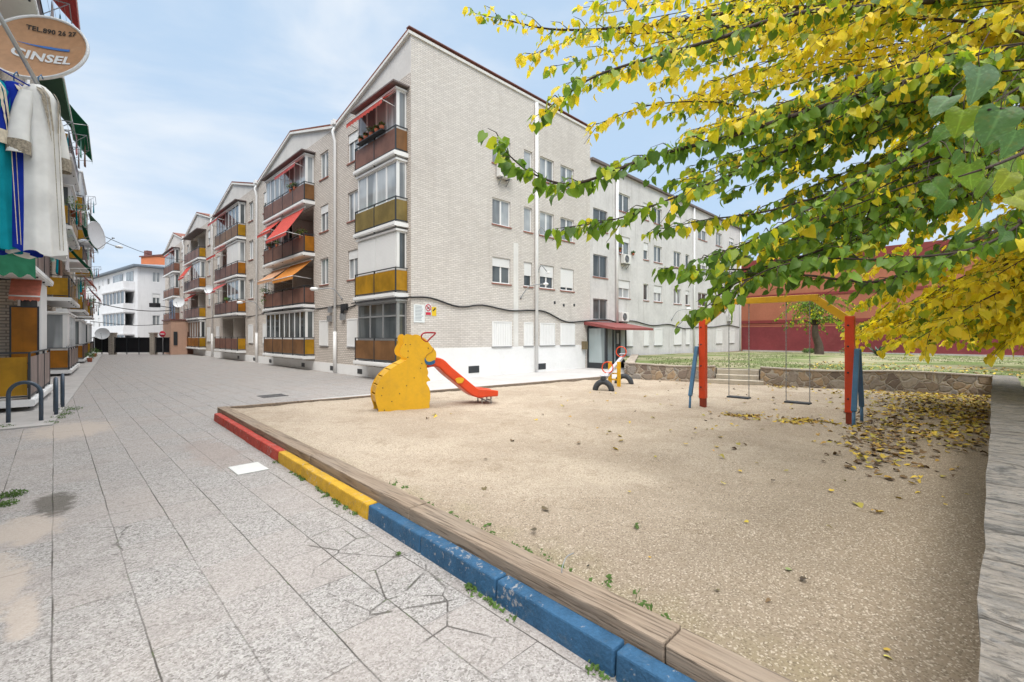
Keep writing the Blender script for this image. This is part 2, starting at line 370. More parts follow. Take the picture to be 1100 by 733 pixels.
# ---- ground materials
def mat_plaza():
    t = NT('exposed_aggregate_slabs'); p = t.pos()
    w = t.n('VectorMath', {0: t.n('TexNoise', {'Vector': p, 'Scale': 1.3, 'Detail': 3}).outputs['Color'], 1: (0.5, 0.5, 0.5)}, operation='SUBTRACT').outputs[0]
    pw = t.n('VectorMath', {0: p, 1: t.n('VectorMath', {0: w, 'Scale': 0.025}, operation='SCALE').outputs[0]}, operation='ADD').outputs[0]
    sep = t.n('SeparateXYZ', {'Vector': pw}); X = sep.outputs[0]; Y = sep.outputs[1]
    sp = t.n('SeparateXYZ', {'Vector': p}); X0 = sp.outputs[0]; Y0 = sp.outputs[1]
    # long joints every 0.4 m, cross joints staggered
    cx = t.math('DIVIDE', t.math('ADD', X, 0.01), 0.405)
    dj = t.math('MULTIPLY', t.math('SUBTRACT', 0.5, t.math('ABSOLUTE', t.math('SUBTRACT', t.math('FRACT', cx), 0.5))), 0.405)
    jl = t.math('SUBTRACT', 1.0, t.step(dj, 0.002, 0.007))
    row = t.math('FLOOR', cx)
    offs = t.math('MULTIPLY', t.math('FRACT', t.math('MULTIPLY', row, 0.5)), 0.6)
    cy = t.math('DIVIDE', t.math('ADD', Y, offs), 0.6)
    dk = t.math('MULTIPLY', t.math('SUBTRACT', 0.5, t.math('ABSOLUTE', t.math('SUBTRACT', t.math('FRACT', cy), 0.5))), 0.6)
    jc = t.math('SUBTRACT', 1.0, t.step(dk, 0.001, 0.005))
    slab = t.n('TexWhiteNoise', {'Vector': t.n('CombineXYZ', {0: row, 1: t.math('FLOOR', cy)}).outputs[0]}, noise_dimensions='2D').outputs['Value']
    gate = t.step(t.noise(p, 0.9, 3), 0.38, 0.62)
    joint = t.math('MAXIMUM', t.math('MULTIPLY', jl, t.math('ADD', 0.35, t.math('MULTIPLY', gate, 0.65))), t.math('MULTIPLY', jc, t.math('MULTIPLY', gate, 0.8)))
    # aggregate: pebbles
    ps = t.n('Mapping', {'Vector': p, 'Scale': (1.0, 1.0, 1.0)}).outputs[0]
    vor = t.n('TexVoronoi', {'Vector': ps, 'Scale': 95.0, 'Randomness': 1.0})
    vc = t.n('SeparateColor', {'Color': vor.outputs['Color']}).outputs[0]
    vor2 = t.n('TexVoronoi', {'Vector': ps, 'Scale': 34.0, 'Randomness': 1.0})
    vc2 = t.n('SeparateColor', {'Color': vor2.outputs['Color']}).outputs[1]
    col = t.ramp(vc, [(0.0, (0.13, 0.12, 0.112)), (0.3, (0.265, 0.25, 0.238)), (0.65, (0.37, 0.352, 0.338)), (1.0, (0.49, 0.47, 0.452))])
    col = t.mix(t.math('MULTIPLY', t.step(vc2, 0.2, 0.9), 0.35), col, (0.47, 0.45, 0.435))
    n20 = t.noise(p, 32, 6, 0.75)
    col = t.mix(t.math('MULTIPLY', t.step(n20, 0.50, 0.64), 0.46), col, (0.15, 0.135, 0.125))
    col = t.mix(t.math('MULTIPLY', t.step(slab, 0.0, 1.0), 0.42), col, (0.37, 0.325, 0.30))
    col = t.mix(t.math('MULTIPLY', t.step(t.noise(p, 0.45, 5, 0.6), 0.45, 0.7), 0.40), col, (0.38, 0.335, 0.305))
    col = t.mix(t.math('MULTIPLY', t.step(t.noise(p, 1.6, 7, 0.72), 0.5, 0.72), 0.38), col, (0.20, 0.178, 0.165))
    def blob(cx_, cy_, rx, ry, seed):
        dx = t.math('DIVIDE', t.math('SUBTRACT', X0, cx_), rx); dy = t.math('DIVIDE', t.math('SUBTRACT', Y0, cy_), ry)
        d = t.math('SQRT', t.math('ADD', t.math('MULTIPLY', dx, dx), t.math('MULTIPLY', dy, dy)))
        d = t.math('ADD', d, t.math('MULTIPLY', t.math('SUBTRACT', t.noise(p, 4.5 + seed, 7, 0.72), 0.5), 2.0))
        return t.math('SUBTRACT', 1.0, t.step(d, 0.6, 1.1))
    smooth = t.math('MAXIMUM', t.math('MAXIMUM', blob(-0.2, 6.2, 0.28, 0.5, 0.1), blob(-0.35, 5.0, 0.25, 0.7, 0.7)), t.math('MAXIMUM', blob(-0.14, 4.35, 0.1, 0.35, 0.3), blob(0.25, 12.2, 0.7, 1.1, 1.1)))
    col = t.mix(t.math('MULTIPLY', smooth, 0.75), col, (0.44, 0.375, 0.32))
    col = t.mix(t.math('MULTIPLY', blob(0.0, 6.95, 0.19, 0.5, 0.5), 0.75), col, (0.085, 0.075, 0.06))
    col = t.mix(t.math('MULTIPLY', blob(1.75, 8.2, 0.35, 1.4, 0.2), 0.45), col, (0.30, 0.24, 0.21))
    # cracks beside the kerb
    cv = t.n('TexVoronoi', {'Vector': pw, 'Scale': 2.6}, feature='DISTANCE_TO_EDGE').outputs['Distance']
    zone = t.math('MULTIPLY', blob(1.72, 3.1, 0.36, 1.4, 0.4), 0.9)
    zone2 = t.math('MAXIMUM', zone, t.math('MULTIPLY', blob(0.45, 5.6, 0.18, 1.0, 0.9), 0.7))
    crack = t.math('MULTIPLY', t.math('SUBTRACT', 1.0, t.step(cv, 0.006, 0.024)), zone2)
    crack = t.math('MULTIPLY', crack, t.step(t.noise(p, 2.6, 4), 0.38, 0.47))
    dark = t.math('MAXIMUM', joint, crack)
    jcol = t.mix(t.step(t.noise(p, 6.0, 3), 0.58, 0.66), (0.055, 0.048, 0.042), (0.06, 0.085, 0.025))
    col = t.mix(t.math('MULTIPLY', dark, 0.88), col, jcol)
    h = t.math('SUBTRACT', t.math('ADD', t.math('MULTIPLY', n20, 0.8), t.math('MULTIPLY', vor.outputs['Distance'], -0.8)), t.math('MULTIPLY', dark, 1.0))
    h = t.math('MULTIPLY', h, t.math('SUBTRACT', 1.0, t.math('MULTIPLY', smooth, 0.7)))
    t.principled(col, 0.85, t.bump(h, 0.55, 0.012), 0.22)
    return t.m
M['plaza'] = mat_plaza()

def mat_sand():
    t = NT('coarse_sand'); p = t.pos()
    n1 = t.noise(p, 0.5, 5, 0.6); n2 = t.noise(p, 2.6, 5, 0.65); n3 = t.noise(p, 60, 4, 0.7)
    sep = t.n('SeparateXYZ', {'Vector': p}); X = sep.outputs[0]; Y = sep.outputs[1]
    col = t.mix(t.step(n1, 0.35, 0.65), (0.39, 0.315, 0.24), (0.49, 0.41, 0.32))
    col = t.mix(t.math('MULTIPLY', t.step(n2, 0.5, 0.72), 0.7), col, (0.32, 0.25, 0.18))
    # darker strip along the near wall, wider darker foreground, greenish beside the kerb
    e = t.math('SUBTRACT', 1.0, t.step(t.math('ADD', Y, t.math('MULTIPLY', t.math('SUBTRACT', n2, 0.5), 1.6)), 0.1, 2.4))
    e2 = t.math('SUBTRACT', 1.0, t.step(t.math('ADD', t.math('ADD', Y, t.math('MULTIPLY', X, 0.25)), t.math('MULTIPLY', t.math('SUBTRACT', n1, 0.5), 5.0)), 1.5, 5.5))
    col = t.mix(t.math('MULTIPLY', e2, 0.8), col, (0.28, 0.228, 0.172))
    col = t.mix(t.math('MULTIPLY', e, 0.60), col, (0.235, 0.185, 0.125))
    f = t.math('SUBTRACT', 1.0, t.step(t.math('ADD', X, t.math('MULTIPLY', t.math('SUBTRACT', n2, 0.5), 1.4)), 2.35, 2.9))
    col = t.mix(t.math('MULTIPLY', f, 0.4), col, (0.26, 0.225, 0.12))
    v = t.n('TexVoronoi', {'Vector': p, 'Scale': 105.0}); vc = t.n('SeparateColor', {'Color': v.outputs['Color']}).outputs[0]
    col = t.mix(t.math('MULTIPLY', t.step(vc, 0.75, 0.93), 0.6), col, (0.12, 0.092, 0.068))
    col = t.mix(t.math('MULTIPLY', t.step(vc, 0.2, 0.05), 0.5), col, (0.66, 0.58, 0.48))
    col = t.mix(t.math('MULTIPLY', t.step(n3, 0.5, 0.7), 0.35), col, (0.25, 0.19, 0.135))
    n4 = t.noise(p, 11, 5, 0.7)
    col = t.mix(t.math('MULTIPLY', t.step(n4, 0.56, 0.72), 0.35), col, (0.20, 0.15, 0.10))
    h = t.math('ADD', t.math('MULTIPLY', n3, 0.5), t.math('ADD', t.math('MULTIPLY', n2, 1.2), t.math('MULTIPLY', n4, 1.0)))
    t.principled(col, 0.95, t.bump(h, 0.75, 0.025), 0.1)
    return t.m
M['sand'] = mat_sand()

def mat_grass_ground():
    t = NT('worn_lawn'); p = t.pos()
    n1 = t.noise(p, 0.35, 5, 0.65); n2 = t.noise(p, 5, 5, 0.7); n3 = t.noise(p, 40, 4, 0.7)
    col = t.mix(t.step(n1, 0.40, 0.60), (0.115, 0.16, 0.05), (0.33, 0.29, 0.20))
    col = t.mix(t.math('MULTIPLY', t.step(n2, 0.42, 0.62), 0.5), col, (0.24, 0.25, 0.12))
    col = t.mix(t.math('MULTIPLY', t.step(n3, 0.5, 0.7), 0.35), col, (0.07, 0.10, 0.03))
    t.principled(col, 0.95, t.bump(n3, 0.5, 0.03), 0.1)
    return t.m
M['lawn'] = mat_grass_ground()

def mat_stone(name, scale=2.6, mort=(0.44, 0.40, 0.34)):
    t = NT(name); p = t.pos()
    w = t.n('VectorMath', {0: t.n('TexNoise', {'Vector': p, 'Scale': 2.0, 'Detail': 2}).outputs['Color'], 'Scale': 0.42}, operation='SCALE').outputs[0]
    q = t.n('VectorMath', {0: p, 1: w}, operation='ADD').outputs[0]
    v = t.n('TexVoronoi', {'Vector': q, 'Scale': scale}); e = t.n('TexVoronoi', {'Vector': q, 'Scale': scale}, feature='DISTANCE_TO_EDGE').outputs['Distance']
    r = t.n('SeparateColor', {'Color': v.outputs['Color']}).outputs[0]
    col = t.ramp(r, [(0.0, (0.18, 0.14, 0.12)), (0.3, (0.31, 0.25, 0.20)), (0.55, (0.42, 0.30, 0.19)), (0.75, (0.27, 0.25, 0.235)), (1.0, (0.46, 0.39, 0.32))])
    col = t.mix(t.math('MULTIPLY', t.step(t.noise(p, 14, 5, 0.7), 0.45, 0.7), 0.45), col, (0.12, 0.095, 0.075))
    m = t.math('SUBTRACT', 1.0, t.step(t.math('ADD', e, t.math('MULTIPLY', t.math('SUBTRACT', t.noise(p, 7, 4), 0.5), 0.09)), 0.015, 0.05))
    col = t.mix(t.math('MULTIPLY', m, 0.85), col, mort)
    h = t.math('ADD', t.math('MULTIPLY', t.step(e, 0.0, 0.12), 1.0), t.math('MULTIPLY', t.noise(p, 18, 5, 0.7), 0.5))
    t.principled(col, 0.85, t.bump(h, 0.8, 0.03), 0.2)
    return t.m
M['stone'] = mat_stone('crazy_stone_masonry', 3.9)

def mat_slate():
    t = NT('slate_capping'); p = t.pos()
    mp = t.n('Mapping', {'Vector': p, 'Scale': (2.2, 1.0, 2.0), 'Rotation': (0, 0, 0.5)}).outputs[0]
    n1 = t.noise(mp, 2.2, 7, 0.7, 1.2); n2 = t.noise(mp, 11, 6, 0.7, 0.8); n3 = t.noise(p, 1.1, 4)
    col = t.ramp(n1, [(0.3, (0.095, 0.09, 0.085)), (0.43, (0.235, 0.22, 0.20)), (0.52, (0.31, 0.275, 0.235)), (0.6, (0.25, 0.235, 0.215)), (0.7, (0.18, 0.178, 0.174))])
    col = t.mix(t.math('MULTIPLY', t.step(n2, 0.48, 0.62), 0.6), col, (0.05, 0.048, 0.045))
    col = t.mix(t.math('MULTIPLY', t.step(n3, 0.5, 0.7), 0.35), col, (0.20, 0.175, 0.15))
    sx = t.n('SeparateXYZ', {'Vector': p}).outputs[0]
    jx = t.math('ADD', t.math('DIVIDE', sx, 0.62), t.math('MULTIPLY', t.noise(p, 1.7, 3), 0.9))
    jf = t.math('ABSOLUTE', t.math('SUBTRACT', t.math('FRACT', jx), 0.5))
    jd = t.math('SUBTRACT', 1.0, t.step(jf, 0.012, 0.035))
    col = t.mix(t.math('MULTIPLY', jd, 0.4), col, (0.06, 0.052, 0.045))
    h = t.math('SUBTRACT', t.math('ADD', n1, t.math('MULTIPLY', n2, 0.6)), t.math('MULTIPLY', jd, 0.8))
    t.principled(col, 0.75, t.bump(h, 1.0, 0.05), 0.2)
    return t.m
M['slate'] = mat_slate()

def mat_wood():
    t = NT('weathered_sleeper_wood'); p = t.pos()
    mp = t.n('Mapping', {'Vector': p, 'Scale': (28.0, 0.9, 28.0)}).outputs[0]
    n1 = t.noise(mp, 1.0, 6, 0.65, 0.5); n2 = t.noise(p, 1.4, 4)
    col = t.ramp(n1, [(0.28, (0.11, 0.08, 0.06)), (0.42, (0.255, 0.195, 0.145)), (0.68, (0.37, 0.295, 0.225))])
    mq = t.n('Mapping', {'Vector': p, 'Scale': (75.0, 1.6, 75.0)}).outputs[0]
    nf = t.noise(mq, 1.0, 4, 0.6, 0.3)
    col = t.mix(t.math('MULTIPLY', t.step(nf, 0.56, 0.66), 0.65), col, (0.085, 0.062, 0.047))
    col = t.mix(t.math('MULTIPLY', t.step(n2, 0.4, 0.7), 0.35), col, (0.31, 0.265, 0.22))
    t.principled(col, 0.85, t.bump(t.math('SUBTRACT', n1, t.math('MULTIPLY', t.step(nf, 0.56, 0.66), 0.5)), 0.9, 0.015), 0.15)
    return t.m
M['wood'] = mat_wood()
M['concrete'] = pm('smooth_concrete_paving', (0.42, 0.40, 0.385), 0.85, 0.12, 1.2, 0.3, 60, 0.2, grime=0.35, grime_col=(0.24, 0.22, 0.2))
M['concrete_light'] = pm('pale_concrete_walk', (0.52, 0.50, 0.485), 0.85, 0.08, 0.8, 0.25, 60, 0.2, grime=0.2, grime_col=(0.36, 0.33, 0.3))
M['earth'] = pm('distant_earth', (0.24, 0.22, 0.19), 0.95, 0.15, 0.05, 0.2, 2)

def mat_leaf(name, rough=0.45, trans=0.5):
    t = NT(name)
    c = t.n('Attribute', attribute_name='Col').outputs['Color']
    p = t.pos()
    c = t.mix(t.math('MULTIPLY', t.step(t.noise(p, 60, 3), 0.5, 0.78), 0.25), c, (0.24, 0.17, 0.03))
    b = t.n('BsdfPrincipled', {'Base Color': c, 'Roughness': rough, 'Specular IOR Level': 0.35, 'Normal': t.bump(t.noise(p, 45, 3), 0.35, 0.01)})
    tr = t.n('BsdfTranslucent', {'Color': t.mix(1.0, c, (1.25, 1.3, 0.8), 'MULTIPLY')})
    mx = t.n('MixShader', {0: trans, 1: b.outputs[0], 2: tr.outputs[0]})
    t.t.links.new(mx.outputs[0], t.out.inputs['Surface'])
    return t.m
M['leaf'] = mat_leaf('tree_leaf')
M['dry_leaf'] = mat_leaf('fallen_leaf', 0.7, 0.05)

# ------------------------------------------------------------------ world, sun, camera
w = bpy.data.worlds.new('World'); SC.world = w; w.use_nodes = True
nt = w.node_tree; nt.nodes.clear()
SUN_EL, SUN_AZ = R(50), R(222)       # azimuth measured clockwise from +Y
sky = nt.nodes.new('ShaderNodeTexSky'); sky.sky_type = 'NISHITA'; sky.sun_disc = False
sky.sun_elevation = SUN_EL; sky.sun_rotation = SUN_AZ; sky.altitude = 600; sky.air_density = 1.0; sky.dust_density = 1.2; sky.ozone_density = 1.0
def wn(typ, ins=None, **kw):
    nd = nt.nodes.new('ShaderNode' + typ)
    for k, v in kw.items(): setattr(nd, k, v)
    for k, v in (ins or {}).items():
        if isinstance(v, bpy.types.NodeSocket): nt.links.new(v, nd.inputs[k])
        else: nd.inputs[k].default_value = v
    return nd
tc = wn('TexCoord').outputs['Generated']
mp = wn('Mapping', {'Vector': tc, 'Scale': (1.0, 1.0, 2.6), 'Rotation': (0.0, 0.25, 0.4)}).outputs[0]
n1 = wn('TexNoise', {'Vector': mp, 'Scale': 1.9, 'Detail': 6.0, 'Roughness': 0.55, 'Distortion': 0.35}).outputs[0]
rg = wn('MapRange', {'Value': n1, 'From Min': 0.38, 'From Max': 0.74, 'To Min': 0.2, 'To Max': 1.0}, interpolation_type='SMOOTHSTEP').outputs[0]
hsv = wn('Mix', {0: 0.18, 7: (3.35, 4.95, 6.9, 1)}, data_type='RGBA'); nt.links.new(sky.outputs[0], hsv.inputs[6])
hsv.inputs[0].default_value = 0.85
CLOUD = (6.5, 6.85, 7.25, 1)
mixc = wn('Mix', data_type='RGBA'); nt.links.new(rg, mixc.inputs[0]); nt.links.new(hsv.outputs[2], mixc.inputs[6]); mixc.inputs[7].default_value = CLOUD
# overcast-like zenith, boosted above the camera view to add ambient light
zc = wn('SeparateXYZ', {'Vector': tc}).outputs[2]
zen = wn('MapRange', {'Value': zc, 'From Min': 0.60, 'From Max': 0.95, 'To Min': 1.0, 'To Max': 4.8}, interpolation_type='SMOOTHSTEP').outputs[0]
wz = wn('MapRange', {'Value': zc, 'From Min': 0.60, 'From Max': 0.80, 'To Min': 0.0, 'To Max': 0.85}).outputs[0]
mz = wn('Mix', {0: wz, 7: (6.3, 6.15, 5.9, 1)}, data_type='RGBA'); nt.links.new(wz, mz.inputs[0]); nt.links.new(mixc.outputs[2], mz.inputs[6]); mz.inputs[7].default_value = (6.3, 6.15, 5.9, 1)
bright = wn('VectorMath', {0: mz.outputs[2]}, operation='SCALE'); nt.links.new(zen, bright.inputs['Scale'])
bg = wn('Background', {'Color': bright.outputs[0], 'Strength': 0.075})
ow = wn('OutputWorld', {'Surface': bg.outputs[0]})

sl = bpy.data.lights.new('sun', 'SUN'); sl.energy = 1.15; sl.angle = R(26); sl.color = (1.0, 0.96, 0.90)
so = bpy.data.objects.new('sun', sl); COL.objects.link(so)
sd = Vector((math.sin(SUN_AZ) * math.cos(SUN_EL), math.cos(SUN_AZ) * math.cos(SUN_EL), math.sin(SUN_EL)))
so.rotation_euler = (-sd).to_track_quat('-Z', 'Y').to_euler(); so.location = (0, -5, 30)

cam = bpy.data.cameras.new('camera'); co = bpy.data.objects.new('camera', cam); COL.objects.link(co)
cam.sensor_width = 36.0; cam.lens = 36.0 * FP / 1100.0; cam.shift_y = -5.5 / 1100.0
cam.clip_start = 0.05; cam.clip_end = 3000
co.location = (0, 0, CH); co.rotation_euler = (R(90), 0, R(-45))
SC.camera = co
SC.view_settings.view_transform = 'Standard'; SC.view_settings.look = 'None'; SC.view_settings.exposure = 0.9; SC.view_settings.gamma = 1.0
SC.view_settings.use_curve_mapping = False
SC.cycles.max_bounces = 6; SC.cycles.diffuse_bounces = 3; SC.cycles.transparent_max_bounces = 8

# ================================================================== SETTING
def sheet(name, pts, z, mat):
    mb = MB(); mb.poly([(x, y, z) for x, y in pts]); return mb.build(name, mat, kind='structure')
sheet('ground', [(-700, -700), (700, -700), (700, 700), (-700, 700)], -0.02, M['earth'])
sheet('plaza', [(-9, -9), (30, -9), (30, 15.3), (9.8, 15.3), (9.8, 75), (-9, 75)], 0.0, M['plaza'])
# concrete strip along the left block, with a kerb edge
mb = MB(); fl = [(-8, 13.0), (-0.02, 13.0), (3.5, 62), (-8, 62)]
mb.extr(fl, lambda x, y, t: (x, y, t), -0.01, 0.03)
mb.build('pavement', M['concrete'], kind='structure')
# pale walkway between sandpit and side facade and along the street facade
mb = MB(); mb.extr([(3.6, 12.0), (7.8, 11.25), (15.6, 10.3), (24.5, 13.2), (24.5, 15.25), (9.0, 15.25), (9.0, 12.9), (5.2, 13.2)], lambda x, y, t: (x, y, t), -0.01, 0.006)
mb.build('walkway', M['concrete_light'], kind='structure')

# sand: a fine grid with footprints and ripples
def vnoise(x, y, seed=0):
    def h(i, j):
        n = math.sin(i * 127.1 + j * 311.7 + seed * 74.7) * 43758.5453
        return n - math.floor(n)
    i, j = math.floor(x), math.floor(y); fx, fy = x - i, y - j
    fx = fx * fx * (3 - 2 * fx); fy = fy * fy * (3 - 2 * fy)
    return (h(i, j) * (1 - fx) + h(i + 1, j) * fx) * (1 - fy) + (h(i, j + 1) * (1 - fx) + h(i + 1, j + 1) * fx) * fy
SA, SB, SCc, SD = Vector((2.22, -1.2)), Vector((2.62, 11.75)), Vector((15.35, 9.7)), Vector((18.6, -0.65))
DENTS = [(ru(2.9, 10), ru(.3, 8.5), ru(.07, .13), ru(.02, .045)) for _ in range(110)]
def sand_z(x, y):
    z = 0.165 + 0.035 * (vnoise(x * 0.6, y * 0.6, 1) - 0.5) + 0.05 * (vnoise(x * 1.9, y * 1.9, 2) - 0.5) + 0.02 * (vnoise(x * 6, y * 6, 3) - 0.5) + 0.012 * (vnoise(x * 13, y * 13, 8) - 0.5)
    for cx, cy, r, d in DENTS:
        if abs(x - cx) < .35 and abs(y - cy) < .35: q = ((x - cx) ** 2 + (y - cy) ** 2) / r ** 2; z += d * (math.exp(-q * .5) * .35 - math.exp(-q))
    for cx, cy, r, d in ((10.75, 3.6, 0.75, 0.07), (10.75, 2.5, 0.75, 0.08), (7.7, 7.9, 0.6, 0.05)):
        q = ((x - cx) ** 2 + (y - cy) ** 2) / r ** 2
        if q < 6: z -= d * math.exp(-q)
    return z
mb = MB(); NU, NV = 210, 170
vs = []
for j in range(NV + 1):
    tv = j / NV
    for i in range(NU + 1):
        tu = (i / NU) ** 1.5
        p = (SA * (1 - tu) + SD * tu) * (1 - tv) + (SB * (1 - tu) + SCc * tu) * tv
        vs.append((p.x, p.y, sand_z(p.x, p.y)))
fs = [(j * (NU + 1) + i, j * (NU + 1) + i + 1, (j + 1) * (NU + 1) + i + 1, (j + 1) * (NU + 1) + i) for j in range(NV) for i in range(NU)]
mb.add(vs, fs, True)
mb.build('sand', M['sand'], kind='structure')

# terrace lawn behind the stone wall
def wall_x(y): return 18.15 - 0.30 * y
def terr_z(x, y): return 0.66 - 0.27 * min(1, max(0, (x - 17) / 28)) + 0.04 * (vnoise(x * 0.4, y * 0.4, 5) - 0.5)
mb = MB(); vs = []; NU, NV = 70, 60
for j in range(NV + 1):
    y = -26 + 41.0 * j / NV
    for i in range(NU + 1):
        x0 = wall_x(y) + 0.25
        if 4.6 < y < 6.8: x0 += .55
        if y > 9.3: x0 = 15.6 + (y - 9.3) * 1.55
        if y < -0.9: x0 = 2.0
        x = x0 + (46 - x0) * (i / NU)
        vs.append((x, y, terr_z(x, y)))
fs = [(j * (NU + 1) + i, j * (NU + 1) + i + 1, (j + 1) * (NU + 1) + i + 1, (j + 1) * (NU + 1) + i) for j in range(NV) for i in range(NU)]
mb.add(vs, fs, True)
mb.build('lawn', M['lawn'], kind='structure')
# short grass blades, patchy
mb = MB(); k = 0
while k < 9000:
    x = 17.5 + 27 * rnd() ** 1.6; y = ru(-6, 14)
    if x < wall_x(max(y, -0.6)) + 0.3 or (y > 9 and x < 17 + (y - 9) * 1.6): continue
    if vnoise(x * 0.35, y * 0.35, 9) < 0.42 + 0.2 * rnd(): continue
    z = terr_z(x, y); a = ru(0, 6.28); w_ = ru(0.012, 0.03); h = ru(0.02, 0.07)
    dx, dy = math.cos(a) * w_, math.sin(a) * w_; lx, ly = ru(-.04, .04), ru(-.04, .04)
    mb.add([(x - dx, y - dy, z - .005), (x + dx, y + dy, z - .005), (x + lx, y + ly, z + h)], [(0, 1, 2)]); k += 1
mb.build('grass', pm('grass_blade', (0.19, 0.225, 0.10), 0.8, 0.3, 2.0), kind='stuff', label='patchy short grass growing on the worn lawn')

# stepped masonry: retaining walls
def path_wall(name, pts, th, z0, ztop, mat, cap=None, capth=0.0, **kw):
    pass
def retaining(name, pl, label, steps=None):
    root = thing(name, label, 'stone wall', (pl[0][0], pl[0][1], 0))
    mb = MB(); mc = MB()
    for (x0, y0), (x1, y1) in zip(pl[:-1], pl[1:]):
        d = Vector((x1 - x0, y1 - y0)); L = d.length; d.normalize(); nrm = Vector((-d.y, d.x)) * 0.17
        n = max(2, int(L / 0.45))
        for i in range(n):
            a = Vector((x0, y0)) + d * (L * i / n); b = Vector((x0, y0)) + d * (L * (i + 1) / n)
            za = 0.70 + 0.03 * math.sin(a.x * 3.1 + a.y * 2.3); zb = 0.70 + 0.03 * math.sin(b.x * 3.1 + b.y * 2.3)
            pts = [(a.x - nrm.x, a.y - nrm.y, 0), (b.x - nrm.x, b.y - nrm.y, 0), (b.x + nrm.x, b.y + nrm.y, 0), (a.x + nrm.x, a.y + nrm.y, 0),
                   (a.x - nrm.x, a.y - nrm.y, za), (b.x - nrm.x, b.y - nrm.y, zb), (b.x + nrm.x, b.y + nrm.y, zb), (a.x + nrm.x, a.y + nrm.y, za)]
            mb.add(pts, [(4, 5, 6, 7), (0, 1, 5, 4), (2, 3, 7, 6)] + ([(3, 0, 4, 7)] if i == 0 else []) + ([(1, 2, 6, 5)] if i == n - 1 else []))
            e = nrm * 1.12
            mc.hexa([(a.x - e.x, a.y - e.y, za + .002), (b.x - e.x, b.y - e.y, zb + .002), (b.x + e.x, b.y + e.y, zb + .002), (a.x + e.x, a.y + e.y, za + .002),
                     (a.x - e.x, a.y - e.y, za + .04), (b.x - e.x, b.y - e.y, zb + .04), (b.x + e.x, b.y + e.y, zb + .04), (a.x + e.x, a.y + e.y, za + .04)])
    mb.build('masonry', M['stone'], root)
    mc.build('coping', pm('stone_wall_coping', (0.34, 0.29, 0.24), 0.85, 0.25, 3.0, 0.5, 25), root)
    return root
retaining('stone_wall', [(23.8, 13.7), (15.75, 9.35), (16.45, 6.35)], 'short irregular stone retaining wall beside the entrance path, behind the seesaw')
retaining('stone_wall', [(16.85, 5.0), (18.3, -0.55)], 'long irregular stone retaining wall at the back of the sandpit, right of the steps')
mb = MB()
for i, (d0, zt) in enumerate(((-0.40, 0.30), (-0.05, 0.45), (0.3, 0.62))):
    fr = Frame((16.45, 6.35, 0), (0.284, -0.959, 0), (-0.959, -0.284, 0))
    mb.fb(fr, 0.03 if i else -0.25, 1.37 if i else 1.5, -d0 - 0.55, -d0, 0.02 + .01 * i, zt)
mb.build('garden_steps', pm('pale_step_stone', (0.42, 0.37, 0.30), 0.85, 0.15, 3.0, 0.4, 30), label='three worn stone steps from the sandpit up to the lawn', cat='steps', bevel=0.012)

# near wall with slate capping, running away on the right
root = thing('slate_capped_wall', 'low stone wall with broad dark slate capping along the right edge of the sandpit', 'stone wall', (2.0, -0.15, 0))
def nw_y(x): return 0.036 - 0.026 * x
mb = MB(); mc = MB()
n = 46
xs = [1.2 + (18.2 - 1.2) * i / n for i in range(n + 1)]
for i in range(n):
    a, b = xs[i], xs[i + 1]
    j = lambda x, s: 0.03 * (vnoise(x * 2.3, s, 4) - 0.5)
    ya, yb = nw_y(a), nw_y(b)
    mb.hexa([(a, ya - 0.40, 0), (b, yb - 0.40, 0), (b, yb - 0.02, 0), (a, ya - 0.02, 0), (a, ya - 0.40, .68), (b, yb - 0.40, .68), (b, yb - 0.02, .68), (a, ya - 0.02, .68)])
    za, zb = 0.722 + j(a, 7), 0.722 + j(b, 7)
    mc.add([(a, ya - 0.44 + j(a, 1), za), (b, yb - 0.44 + j(b, 1), zb), (b, yb + j(b, 2), zb + j(b, 9) * .4), (a, ya + j(a, 2), za + j(a, 9) * .4),
            (a, ya - 0.44 + j(a, 1), .683), (b, yb - 0.44 + j(b, 1), .683), (b, yb + j(b, 2), .683), (a, ya + j(a, 2), .683)],
           [(0, 1, 2, 3), (3, 2, 6, 7), (1, 0, 4, 5)])
mb.build('masonry', M['stone'], root); mc.build('capping', M['slate'], root)

# maroon boundary wall
root = thing('boundary_wall', 'long maroon painted boundary wall behind the lawn', 'wall', (45.5, 5, 0.3))
mb = MB()
mb.extr([(-26, 0.0), (15.1, 0.0), (15.1, 2.62), (6.4, 2.60), (-26, 2.72)], lambda y, z, t: (45.5 + t, y, z), 0, 0.25)
mb.build('wall', M['red_wall'], root)
mb = MB(); mb.box(45.44, 45.80, -26.0, 15.0, 2.725, 2.80); mb.build('coping', M['terracotta_dark'], root)
mb = MB(); mb.box(45.36, 45.497, -26, 15.0, 0.3, 0.50); mb.build('foot_kerb', M['concrete'], root)

